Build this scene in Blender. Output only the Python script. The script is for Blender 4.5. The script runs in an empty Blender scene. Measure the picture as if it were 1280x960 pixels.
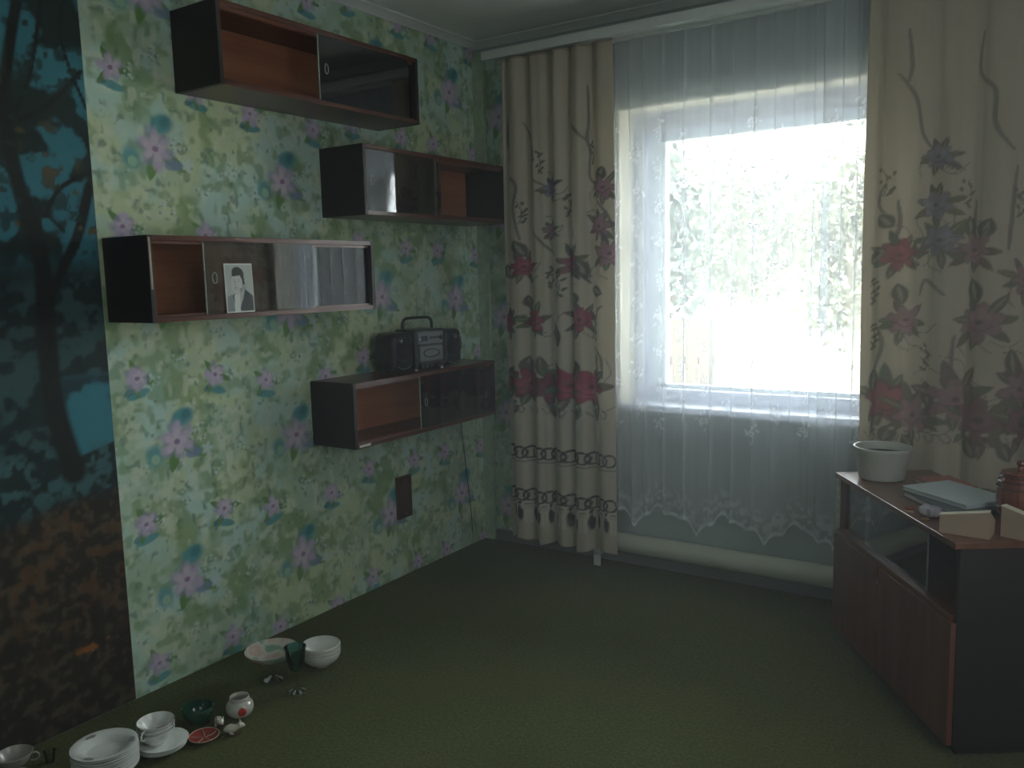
import bpy, bmesh, math, random
import numpy as np
from mathutils import Vector, Matrix
random.seed(4)
S = bpy.context.scene
C = S.collection
PI = math.pi

# ------------------------------------------------------------------ camera
def set_camera():
    yaw, pitch, roll, f = -0.58903413, -0.126315034, -0.0239876115, 1061.51191
    cy, sy, cp, sp = math.cos(yaw), math.sin(yaw), math.cos(pitch), math.sin(pitch)
    fw = Vector((sy*cp, cy*cp, sp)); r0 = Vector((cy, -sy, 0)); u0 = r0.cross(fw)
    c, s = math.cos(roll), math.sin(roll)
    r = c*r0 + s*u0; u = -s*r0 + c*u0
    cam = bpy.data.cameras.new('camera'); co = bpy.data.objects.new('camera', cam); C.objects.link(co)
    m = Matrix((r, u, -fw)).transposed().to_4x4(); m.translation = Vector((2.53992, -3.53718, 1.36248))
    co.matrix_world = m
    cam.sensor_width = 36; cam.sensor_fit = 'HORIZONTAL'; cam.lens = f/1280*36; cam.clip_start = .05; cam.clip_end = 300
    S.camera = co
set_camera()
# ------------------------------------------------------------------ daylight and added fill lights
SKY = 7.5
w = bpy.data.worlds.new('overcast_sky'); S.world = w; w.use_nodes = True
bg = w.node_tree.nodes['Background']; bg.inputs[0].default_value = (0.90, 0.96, 1.0, 1); bg.inputs[1].default_value = SKY
pl = bpy.data.lights.new('window_portal', 'AREA'); pl.shape = 'RECTANGLE'; pl.size = 1.26; pl.size_y = 1.4
po = bpy.data.objects.new('window_portal', pl); C.objects.link(po); po.location = (1.385, .30, 1.41); po.rotation_euler = (-PI/2, 0, 0)
try: pl.cycles.is_portal = True
except Exception: pass
sun = bpy.data.lights.new('sun', 'SUN'); sun.energy = 7; sun.angle = math.radians(6); sun.color = (1, .94, .82)
so = bpy.data.objects.new('sun', sun); C.objects.link(so); so.rotation_euler = (math.radians(38), 0, math.radians(-25))
S.view_settings.view_transform = 'Standard'; S.view_settings.look = 'None'; S.view_settings.gamma = 1
S.view_settings.exposure = 1.45
gl = bpy.data.lights.new('side_fill_light', 'AREA'); gl.shape = 'RECTANGLE'; gl.size = .9; gl.size_y = 1.5; gl.energy = 3.5; gl.color = (.92, .96, 1)  # unseen fill lamp added at the right wall to brighten shelf interiors
go = bpy.data.objects.new('side_fill_light', gl); C.objects.link(go); go.location = (3.33, -2.0, 1.35); go.rotation_euler = (PI/2, 0, PI/2)
fl = bpy.data.lights.new('back_fill_light', 'AREA'); fl.shape = 'RECTANGLE'; fl.size = 1.3; fl.size_y = 1.3; fl.energy = 1.5; fl.color = (.86, .95, 1)  # weak unseen fill lamp added at the back wall
fo = bpy.data.objects.new('back_fill_light', fl); C.objects.link(fo); fo.location = (1.9, -4.50, 1.45); fo.rotation_euler = (PI/2, 0, 0)
try: S.view_settings.use_curve_mapping = False
except Exception: pass

# ------------------------------------------------------------------ helpers
def newmat(name):
    m = bpy.data.materials.new(name); m.use_nodes = True
    return m, m.node_tree, m.node_tree.nodes['Principled BSDF']
def plain(name, col, rough=.6, metal=0, spec=.5, var=.08, scale=30, bump=0, coat=0):
    m, nt, b = newmat(name); N = nt.nodes; L = nt.links
    tc = N.new('ShaderNodeTexCoord'); no = N.new('ShaderNodeTexNoise'); no.inputs['Scale'].default_value = scale; no.inputs['Detail'].default_value = 4
    L.new(tc.outputs['Object'], no.inputs['Vector'])
    mx = N.new('ShaderNodeMixRGB'); mx.inputs[1].default_value = tuple(c*(1-var) for c in col)+(1,); mx.inputs[2].default_value = tuple(min(1, c*(1+var)) for c in col)+(1,)
    L.new(no.outputs['Fac'], mx.inputs[0]); L.new(mx.outputs[0], b.inputs['Base Color'])
    b.inputs['Roughness'].default_value = rough; b.inputs['Metallic'].default_value = metal
    b.inputs['Specular IOR Level'].default_value = spec; b.inputs['Coat Weight'].default_value = coat
    if bump:
        bp = N.new('ShaderNodeBump'); bp.inputs['Strength'].default_value = bump; bp.inputs['Distance'].default_value = .003
        L.new(no.outputs['Fac'], bp.inputs['Height']); L.new(bp.outputs[0], b.inputs['Normal'])
    return m
def wood(name, dark, light, rough=.32, axis=1, coat=.3, sc=1.0):
    m, nt, b = newmat(name); N = nt.nodes; L = nt.links
    tc = N.new('ShaderNodeTexCoord'); mp = N.new('ShaderNodeMapping')
    s = [26*sc]*3; s[axis] = 1.6*sc; mp.inputs['Scale'].default_value = s
    no = N.new('ShaderNodeTexNoise'); no.inputs['Scale'].default_value = 1; no.inputs['Detail'].default_value = 6; no.inputs['Distortion'].default_value = .6
    L.new(tc.outputs['Object'], mp.inputs[0]); L.new(mp.outputs[0], no.inputs['Vector'])
    r = N.new('ShaderNodeValToRGB'); r.color_ramp.elements[0].position = .3; r.color_ramp.elements[1].position = .72
    r.color_ramp.elements[0].color = dark+(1,); r.color_ramp.elements[1].color = light+(1,)
    L.new(no.outputs['Fac'], r.inputs[0]); L.new(r.outputs[0], b.inputs['Base Color'])
    b.inputs['Roughness'].default_value = rough; b.inputs['Coat Weight'].default_value = coat; b.inputs['Coat Roughness'].default_value = .2
    return m
def printed(name, rough=.7, translucent=0, bump=0, attr='print'):
    m, nt, b = newmat(name); N = nt.nodes; L = nt.links
    a = N.new('ShaderNodeAttribute'); a.attribute_name = attr; L.new(a.outputs['Color'], b.inputs['Base Color'])
    b.inputs['Roughness'].default_value = rough; b.inputs['Specular IOR Level'].default_value = .3
    if bump:
        tc = N.new('ShaderNodeTexCoord'); no = N.new('ShaderNodeTexNoise'); no.inputs['Scale'].default_value = 350
        L.new(tc.outputs['Object'], no.inputs['Vector'])
        bp = N.new('ShaderNodeBump'); bp.inputs['Strength'].default_value = bump; bp.inputs['Distance'].default_value = .001
        L.new(no.outputs['Fac'], bp.inputs['Height']); L.new(bp.outputs[0], b.inputs['Normal'])
    if translucent:
        t = N.new('ShaderNodeBsdfTranslucent'); L.new(a.outputs['Color'], t.inputs[0])
        mx = N.new('ShaderNodeMixShader'); mx.inputs[0].default_value = translucent
        L.new(b.outputs[0], mx.inputs[1]); L.new(t.outputs[0], mx.inputs[2]); L.new(mx.outputs[0], N['Material Output'].inputs[0])
    return m
def thin_glass(name, tint=(.96, .98, .97), refl=1.0):
    m = bpy.data.materials.new(name); m.use_nodes = True; nt = m.node_tree; N = nt.nodes; L = nt.links
    N.remove(N['Principled BSDF'])
    fr = N.new('ShaderNodeFresnel'); fr.inputs[0].default_value = 1.5
    mu = N.new('ShaderNodeMath'); mu.operation = 'MULTIPLY'; mu.inputs[1].default_value = refl; mu.use_clamp = True
    t = N.new('ShaderNodeBsdfTransparent'); t.inputs[0].default_value = tint+(1,)
    g = N.new('ShaderNodeBsdfGlossy'); g.inputs['Roughness'].default_value = .02
    mx = N.new('ShaderNodeMixShader'); L.new(fr.outputs[0], mu.inputs[0]); L.new(mu.outputs[0], mx.inputs[0])
    L.new(t.outputs[0], mx.inputs[1]); L.new(g.outputs[0], mx.inputs[2]); L.new(mx.outputs[0], N['Material Output'].inputs[0])
    return m

def obj(name, bm, m, parent=None, smooth=False):
    me = bpy.data.meshes.new(name); bmesh.ops.recalc_face_normals(bm, faces=bm.faces); bm.to_mesh(me); bm.free()
    if m: me.materials.append(m)
    if smooth:
        for p in me.polygons: p.use_smooth = True
        try: me.set_sharp_from_angle(angle=math.radians(38))
        except Exception: pass
    o = bpy.data.objects.new(name, me); C.objects.link(o)
    if parent: o.parent = parent
    return o
def tag(o, label, cat, group=None):
    o['label'] = label; o['category'] = cat
    if group: o['group'] = group
    return o
def thing(name, label, cat, loc=(0, 0, 0), rz=0, group=None):
    o = bpy.data.objects.new(name, None); C.objects.link(o); o.empty_display_size = .05
    o.location = loc; o.rotation_euler = (0, 0, rz); return tag(o, label, cat, group)
def struct(o):
    o['kind'] = 'structure'; return o
def B(*boxes, bev=0):
    """boxes: (x0,x1,y0,y1,z0,z1)"""
    bm = bmesh.new()
    for b in boxes:
        r = bmesh.ops.create_cube(bm, size=1)
        M = Matrix.Translation(((b[0]+b[1])/2, (b[2]+b[3])/2, (b[4]+b[5])/2)) @ Matrix.Diagonal((b[1]-b[0], b[3]-b[2], b[5]-b[4], 1))
        bmesh.ops.transform(bm, matrix=M, verts=r['verts'])
    if bev: bmesh.ops.bevel(bm, geom=bm.edges[:], offset=bev, segments=2, affect='EDGES', profile=.5)
    return bm
def lathe(prof, n=40, bm=None, off=(0, 0, 0), mod=None):
    bm = bm or bmesh.new(); rings = []
    for r, z in prof:
        if r < 1e-6: rings.append([bm.verts.new((off[0], off[1], off[2]+z))])
        else: rings.append([bm.verts.new((off[0]+(r*(mod(2*PI*i/n, z) if mod else 1))*math.cos(2*PI*i/n), off[1]+(r*(mod(2*PI*i/n, z) if mod else 1))*math.sin(2*PI*i/n), off[2]+z)) for i in range(n)])
    for a, b in zip(rings, rings[1:]):
        if len(a) == 1 and len(b) == 1: continue
        for i in range(n):
            j = (i+1) % n
            if len(a) == 1: bm.faces.new((a[0], b[i], b[j]))
            elif len(b) == 1: bm.faces.new((a[i], b[0], a[j]))
            else: bm.faces.new((a[i], b[i], b[j], a[j]))
    return bm
def tube(pts, r, n=10, bm=None, closed=False):
    bm = bm or bmesh.new(); pts = [Vector(p) for p in pts]; rings = []; N = len(pts)
    rr = r if isinstance(r, (list, tuple)) else [r]*N
    up = None
    for i, p in enumerate(pts):
        if closed: t = pts[(i+1) % N]-pts[i-1]
        else: t = pts[min(i+1, N-1)]-pts[max(i-1, 0)]
        t.normalize()
        if up is None: up = t.orthogonal().normalized()
        up = (up - t*up.dot(t)).normalized(); v = t.cross(up)
        rings.append([bm.verts.new(p+rr[i]*(math.cos(2*PI*k/n)*up+math.sin(2*PI*k/n)*v)) for k in range(n)])
    for i in range(N if closed else N-1):
        a, b = rings[i], rings[(i+1) % N]
        for k in range(n): bm.faces.new((a[k], a[(k+1) % n], b[(k+1) % n], b[k]))
    if not closed: bm.faces.new(rings[0]); bm.faces.new(rings[-1])
    return bm
def prism(poly, z0, z1, bm=None):
    bm = bm or bmesh.new(); a = [bm.verts.new((x, y, z0)) for x, y in poly]; b = [bm.verts.new((x, y, z1)) for x, y in poly]
    bm.faces.new(a); bm.faces.new(b); n = len(poly)
    for i in range(n): bm.faces.new((a[i], a[(i+1) % n], b[(i+1) % n], b[i]))
    return bm
def dup(root, loc, rz, label, group=None, scale=None):
    r = root.copy(); C.objects.link(r); r.location = loc; r.rotation_euler = (0, 0, rz); r['label'] = label
    if group: r['group'] = group
    if scale: r.scale = scale
    for ch in list(root.children):
        c = ch.copy(); C.objects.link(c); c.parent = r
        for g in ch.children:
            d = g.copy(); C.objects.link(d); d.parent = c
    return r

# ------------------------------------------------------------------ flat print painted on fine grids
rng = np.random.default_rng(7)
def vnoise(u, v, sc, seed=0, octv=3):
    g = np.random.default_rng(seed); T = g.random((64, 64)); out = 0; amp = 1; tot = 0
    for o in range(octv):
        x = u*sc*2**o+o*17.3+500; y = v*sc*2**o+o*9.1+500; xi = np.floor(x).astype(int); yi = np.floor(y).astype(int)
        fx = x-xi; fy = y-yi; fx = fx*fx*(3-2*fx); fy = fy*fy*(3-2*fy)
        a = T[xi % 64, yi % 64]; b = T[(xi+1) % 64, yi % 64]; c = T[xi % 64, (yi+1) % 64]; d = T[(xi+1) % 64, (yi+1) % 64]
        out = out+amp*((a*(1-fx)+b*fx)*(1-fy)+(c*(1-fx)+d*fx)*fy); tot += amp; amp *= .5
    return out/tot
def sm(x, e0, e1): t = np.clip((x-e0)/(e1-e0), 0, 1); return t*t*(3-2*t)
class Paint:
    def __init__(s, u, v, base):
        s.u = u; s.v = v; s.c = np.empty((len(u), 3)); s.c[:] = base
    def mix(s, m, col):
        m = np.clip(m, 0, 1)[:, None]; s.c = s.c*(1-m)+np.array(col)*m
    def near(s, x, y, r): return np.nonzero((abs(s.u-x) < r) & (abs(s.v-y) < r))[0]
    def petals(s, x, y, r, n, col, depth=.35, rot=0, edge=.12, k=1, wob=0, seed=0, sharp=1.0):
        i = s.near(x, y, r*1.5)
        if not len(i): return
        du = s.u[i]-x; dv = s.v[i]-y; d = np.hypot(du, dv)/r; th = np.arctan2(dv, du)+rot
        R = 1-depth*(1-np.abs(np.cos(n*th/2))**sharp)
        if wob: d = d+wob*(vnoise(s.u[i], s.v[i], 1/r*2.2, seed)-.5)
        m = sm(R-d, 0, edge)*k; s.c[i] = s.c[i]*(1-m[:, None])+np.array(col)*m[:, None]
    def ell(s, x, y, a, b, rot, col, edge=.25, k=1, tip=False):
        i = s.near(x, y, max(a, b)*1.1+.004)
        if not len(i): return
        du = s.u[i]-x; dv = s.v[i]-y; c, q = math.cos(rot), math.sin(rot); p = (du*c+dv*q)/a; t = (-du*q+dv*c)/b
        if tip: d = np.abs(t)+p*p
        else: d = np.hypot(p, t)
        m = sm(1-d, 0, edge)*k; s.c[i] = s.c[i]*(1-m[:, None])+np.array(col)*m[:, None]
    def leaf(s, p0, p1, wd, col, vein=None):
        (x0, y0), (x1, y1) = p0, p1; L = math.hypot(x1-x0, y1-y0)/2; a = math.atan2(y1-y0, x1-x0)
        s.ell((x0+x1)/2, (y0+y1)/2, L, wd, a, col, tip=True)
        if vein: s.ell((x0+x1)/2, (y0+y1)/2, L*.8, wd*.28, a, vein, tip=True)
    def stroke(s, pts, wds, col, k=1):
        P = catmull(pts, 6); n = len(P)
        ws = [wds]*n if not isinstance(wds, (list, tuple)) else list(np.interp(np.linspace(0, 1, n), np.linspace(0, 1, len(wds)), wds))
        xs = [p[0] for p in P]; ys = [p[1] for p in P]; mw = max(ws)*2
        i = np.nonzero((s.u > min(xs)-mw) & (s.u < max(xs)+mw) & (s.v > min(ys)-mw) & (s.v < max(ys)+mw))[0]
        if not len(i): return
        m = np.zeros(len(i)); U = s.u[i]; V = s.v[i]
        for a, b, wa, wb in zip(P, P[1:], ws, ws[1:]):
            dx, dy = b[0]-a[0], b[1]-a[1]; l2 = dx*dx+dy*dy+1e-12
            t = np.clip(((U-a[0])*dx+(V-a[1])*dy)/l2, 0, 1); d = np.hypot(U-a[0]-t*dx, V-a[1]-t*dy); W = wa+(wb-wa)*t
            m = np.maximum(m, 1-sm(d/W, .6, 1.15))
        m = m[:, None]*k; s.c[i] = s.c[i]*(1-m)+np.array(col)*m
    def ring(s, x, y, r, wd, col, ax=1.0):
        i = s.near(x, y, (r+wd)*max(1, ax)*1.1)
        if not len(i): return
        d = np.abs(np.hypot((s.u[i]-x)/ax, s.v[i]-y)-r); m = (1-sm(d/wd, .5, 1.2))[:, None]; s.c[i] = s.c[i]*(1-m)+np.array(col)*m
    def poly(s, pts, col, k=1):
        xs = [p[0] for p in pts]; ys = [p[1] for p in pts]
        ins = np.zeros(len(s.u), bool); j = len(pts)-1
        for a in range(len(pts)):
            xi, yi = pts[a]; xj, yj = pts[j]
            c = ((yi > s.v) != (yj > s.v)) & (s.u < (xj-xi)*(s.v-yi)/((yj-yi) or 1e-9)+xi); ins ^= c; j = a
        m = ins[:, None]*k; s.c = s.c*(1-m)+np.array(col)*m
def catmull(pts, n=8):
    P = [tuple(p) for p in pts]
    if len(P) < 3: return [tuple(a+(b-a)*t/n for a, b in zip(P[0], P[1])) for t in range(n+1)]
    Q = [P[0]]+P+[P[-1]]; out = []
    for i in range(1, len(Q)-2):
        for k in range(n):
            t = k/n; p0, p1, p2, p3 = Q[i-1], Q[i], Q[i+1], Q[i+2]
            out.append(tuple(.5*(2*b+(c-a)*t+(2*a-5*b+4*c-d)*t*t+(-a+3*b-3*c+d)*t**3) for a, b, c, d in zip(p0, p1, p2, p3)))
    out.append(P[-1]); return out
def grid(name, co, nu, nv, m, cols=None, parent=None, smooth=True, alpha=None):
    """co: (nu*nv,3) array"""
    me = bpy.data.meshes.new(name); me.vertices.add(nu*nv); me.vertices.foreach_set('co', co.astype(np.float32).ravel())
    i = np.arange(nu*nv).reshape(nu, nv); q = np.stack([i[:-1, :-1], i[1:, :-1], i[1:, 1:], i[:-1, 1:]], -1).reshape(-1, 4)
    n = len(q); me.loops.add(n*4); me.polygons.add(n)
    me.loops.foreach_set('vertex_index', q.ravel().astype(np.int32)); me.polygons.foreach_set('loop_start', (np.arange(n)*4).astype(np.int32))
    me.update(calc_edges=True)
    if smooth: me.polygons.foreach_set('use_smooth', np.ones(n, bool))
    if cols is not None:
        a = me.color_attributes.new('print', 'FLOAT_COLOR', 'POINT'); d = np.ones((nu*nv, 4), np.float32); d[:, :3] = np.clip(cols, 0, 1)
        if alpha is not None: d[:, 3] = alpha
        a.data.foreach_set('color', d.ravel())
    me.materials.append(m); me.validate()
    o = bpy.data.objects.new(name, me); C.objects.link(o)
    if parent: o.parent = parent
    return o

# ------------------------------------------------------------------ materials
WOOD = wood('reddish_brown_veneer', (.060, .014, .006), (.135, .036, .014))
WOODD = wood('shade_darkened_veneer', (.008, .004, .003), (.018, .008, .005), rough=.55, coat=.1)  # near-black version of the veneer; shade on side panels put into colour
WOODI = wood('warm_inner_veneer', (.34, .125, .055), (.52, .21, .095), rough=.5, coat=.05)
EDGE = plain('pale_tape_highlight', (.42, .36, .27), .6)
GLASS = thin_glass('sliding_glass', refl=3.2)
WHITE = plain('white_porcelain', (.78, .80, .76), .18, coat=.5, var=.03)
CARPET, nt, b = newmat('green_carpet')
N = nt.nodes; L = nt.links; tc = N.new('ShaderNodeTexCoord')
n1 = N.new('ShaderNodeTexNoise'); n1.inputs['Scale'].default_value = 95; n1.inputs['Detail'].default_value = 4; n1.inputs['Roughness'].default_value = .75
n2 = N.new('ShaderNodeTexNoise'); n2.inputs['Scale'].default_value = 3.5; n2.inputs['Detail'].default_value = 5
L.new(tc.outputs['Object'], n1.inputs['Vector']); L.new(tc.outputs['Object'], n2.inputs['Vector'])
r = N.new('ShaderNodeValToRGB'); r.color_ramp.elements[0].position = .3; r.color_ramp.elements[1].position = .7
r.color_ramp.elements[0].color = (.042, .056, .014, 1); r.color_ramp.elements[1].color = (.18, .205, .065, 1)
L.new(n1.outputs['Fac'], r.inputs[0])
mx = N.new('ShaderNodeMixRGB'); mx.blend_type = 'MULTIPLY'; mx.inputs[0].default_value = .35; L.new(r.outputs[0], mx.inputs[1]); L.new(n2.outputs['Fac'], mx.inputs[2])
L.new(mx.outputs[0], b.inputs['Base Color']); b.inputs['Roughness'].default_value = .95; b.inputs['Specular IOR Level'].default_value = .1
b.inputs['Sheen Weight'].default_value = .05
bp = N.new('ShaderNodeBump'); bp.inputs['Strength'].default_value = .9; bp.inputs['Distance'].default_value = .006
L.new(n1.outputs['Fac'], bp.inputs['Height']); L.new(bp.outputs[0], b.inputs['Normal'])
CEIL = plain('whitewashed_ceiling', (.84, .86, .82), .9, var=.06, scale=60, bump=.3)
PAPER2 = plain('pale_green_paper', (.42, .50, .40), .85, var=.35, scale=14)
PAPERG = plain('leafy_green_paper', (.30, .42, .25), .85, var=.5, scale=22)
PAPERL = plain('light_leak_paper', (.44, .56, .40), .85, var=.4, scale=30)
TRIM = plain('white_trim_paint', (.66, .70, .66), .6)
PVC = plain('white_window_plastic', (.62, .65, .76), .35)

# ------------------------------------------------------------------ room shell
RX, RY, H = 3.35, -4.55, 2.5
struct(obj('floor', B((-.15, RX+.15, RY-.15, .35, -.12, 0)), CARPET))
struct(obj('ceiling', B((-.15, RX+.15, RY-.15, .35, H, H+.12)), CEIL))
WL = struct(obj('wall_left', B((-.15, -.001, RY-.15, .35, 0, H)), PAPER2))
WX0, WX1, WZ0, WZ1 = .772, 2.0, .735, 2.095
WN = struct(obj('wall_window', B((0, WX0, 0, .35, 0, H), (WX1, RX+.15, 0, .35, 0, H), (WX0, WX1, 0, .35, 0, WZ0), (WX0, WX1, 0, .35, WZ1, H)), plain('pale_blue_wall_paint', (.44, .52, .50), .85, var=.06, scale=9)))
struct(obj('wall_right', B((RX, RX+.15, RY-.15, .0, 0, H)), PAPER2))
struct(obj('wall_back', B((0, RX, RY-.15, RY, 0, H)), PAPER2))
struct(obj('corner_light_strip', B((0, .062, -.022, 0, 0, H-.05)), PAPERL))  # added corner strip; its lighter colour stands for light leaking behind the drape
# cornices
def cornice(axis, name, l0, l1):
    prof = [(a_*.62, b_*.62) for a_, b_ in ((0, 0), (0, -.052), (.010, -.055), (.016, -.044), (.034, -.026), (.046, -.016), (.058, -.012), (.060, 0))]
    bm = bmesh.new(); rr = []
    for l in (l0, l1):
        rr.append([bm.verts.new((l, -d, H+z)) if axis == 'x' else bm.verts.new((d, l, H+z)) for d, z in prof])
    n = len(prof)
    for i in range(n): bm.faces.new((rr[0][i], rr[0][(i+1) % n], rr[1][(i+1) % n], rr[1][i]))
    bm.faces.new(rr[0]); bm.faces.new(rr[1][::-1])
    return struct(obj(name, bm, TRIM))
cornice('x', 'trim_1', 0, RX); cornice('y', 'trim_2', RY, 0)
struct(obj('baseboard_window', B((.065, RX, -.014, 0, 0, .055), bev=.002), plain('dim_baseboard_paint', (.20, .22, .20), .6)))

# ------------------------------------------------------------------ wallpaper (flat print)
def wallpaper_cols(u, v):
    P = Paint(u, v, (.43, .58, .42))
    a = vnoise(u, v, 5, 1); P.mix(sm(a, .36, .64), (.58, .68, .43))
    a = vnoise(u, v, 7, 2); P.mix(sm(a, .44, .68)*.9, (.50, .70, .62))
    a = vnoise(u, v, 10, 3); P.mix(sm(a, .50, .70)*.75, (.25, .38, .16))
    a = vnoise(u, v, 26, 4, 2); P.mix(sm(a, .54, .76)*.6, (.20, .35, .15))
    a = vnoise(u, v, 32, 5, 2); P.mix(sm(a, .56, .75)*.6, (.68, .74, .58))
    a = vnoise(u, v, 45, 8, 2); P.mix(sm(a, .68, .82)*.55, (.12, .22, .18))
    LAV = (.55, .47, .62); TEAL = (.10, .36, .38); DT = (.06, .20, .24); GR = (.16, .33, .10); PK = (.66, .57, .65); VIO = (.34, .31, .50)
    dz = [0, -.065, -.03, -.055]
    for st in range(5):
        y0 = -1.935+.53*st; zo = dz[st % 4]
        for kz in range(-1, 6):
            z0 = .574+.487*(kz-1)+zo; sd = st*7+kz; rj = random.Random(sd); J = lambda q: rj.uniform(-q, q)
            def dots(x, y, n, r):
                for _ in range(int(n*.7)):
                    a_ = rj.uniform(0, 2*PI); q = r*rj.random()**.5; P.ell(x+q*math.cos(a_), y+q*math.sin(a_), .0050, .0050, 0, (.08, .20, .24), k=.65, edge=.6)
                    P.ell(x+q*math.cos(a_)+.009, y+q*math.sin(a_)+.006, .008, .007, 0, (.64, .76, .72), k=.6, edge=.6)
            # small flower
            def small(x, y, r):
                P.ell(x, y-r*1.05, r*1.0, r*.32, J(.3), TEAL, k=.9); P.ell(x-r*.6, y-r*.85, r*.5, r*.25, .5, DT, k=.7)
                for k in range(3): a_ = k*2.2+J(.4); P.leaf((x, y), (x+1.5*r*math.cos(a_), y+1.4*r*math.sin(a_)), r*.25, GR)
                P.petals(x, y, r*1.06, 5, VIO, .5, J(.5)-.3, .4, .7, .6, sd)
                P.petals(x, y, r, 5, LAV, .42, J(.5)+PI/2, .4, .95, .6, sd+1)
                P.petals(x+r*.15, y+r*.1, r*.6, 5, PK, .5, J(1), .4, .85); P.ell(x, y, r*.2, r*.16, 0, (.30, .16, .34), k=.85)
                dots(x+r*1.05, y-r*.1, 9, r*.5)
            small(y0+J(.005), z0, .05); small(y0+.305, z0-.02, .05)
            # little blossom cluster
            dots(y0+.155, z0+.06, 12, .03); dots(y0+.41, z0+.20, 12, .035); dots(y0+.02, z0+.20, 8, .03); dots(y0+.3, z0+.12, 8, .03)
            # large flower
            x, y, r = y0+.135, z0+.255, .078
            P.ell(x+r*.35, y+r*1.05, r*.75, r*.55, .3, TEAL, k=.95, edge=.5); P.ell(x+r*.5, y+r*1.15, r*.4, r*.3, .8, DT, k=.7, edge=.6)
            P.ell(x-r*1.15, y-r*.45, r*.55, r*.65, .2, TEAL, k=.85, edge=.6); P.ell(x-r*1.1, y-r*.6, r*.25, r*.25, 0, (.40, .62, .42), k=.8)
            P.leaf((x, y), (x+r*1.5, y-r*.9), r*.3, GR); P.leaf((x, y), (x-r*.4, y-r*1.4), r*.3, GR)
            P.ell(x+r*.8, y-r*.62, r*.5, r*.26, .1, (.22, .30, .48), k=.8)
            P.petals(x, y, r*1.12, 6, VIO, .5, .25, .4, .65, .6, sd+2); P.petals(x, y, r*1.05, 6, LAV, .45, .5, .4, .95, .6, sd+3, 1.2)
            P.petals(x-r*.1, y, r*.72, 5, PK, .5, 1.1, .4, .9, .3, sd); P.ell(x-r*.02, y, r*.17, r*.14, 0, (.28, .15, .33), k=.85)
            dots(x+r*1.1, y+r*.25, 14, r*.45); P.petals(x+r*1.5, y-r*.55, r*.4, 5, (.58, .70, .70), .5, 0, .4, .8)
    return P.c
st_ = .0045; ys = np.arange(-2.04, .0001, st_); zs = np.linspace(0, H-.033, int(H/st_))
Y, Z = np.meshgrid(ys, zs, indexing='ij'); co = np.stack([np.zeros(Y.size), Y.ravel(), Z.ravel()], 1)
wpo = grid('wallpaper', co, len(ys), len(zs), printed('floral_wallpaper', .75, bump=.15), wallpaper_cols(Y.ravel(), Z.ravel()), WL, smooth=False)

xs_ = np.arange(.0625, .70, .006); zs = np.linspace(.056, H-.045, 380); X_, Z = np.meshgrid(xs_, zs, indexing='ij')
grid('wallpaper', np.stack([X_.ravel(), np.full(X_.size, -.0012), Z.ravel()], 1), len(xs_), len(zs), bpy.data.materials['floral_wallpaper'], wallpaper_cols(X_.ravel()-.35, Z.ravel()+.1), WN, smooth=False)
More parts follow.
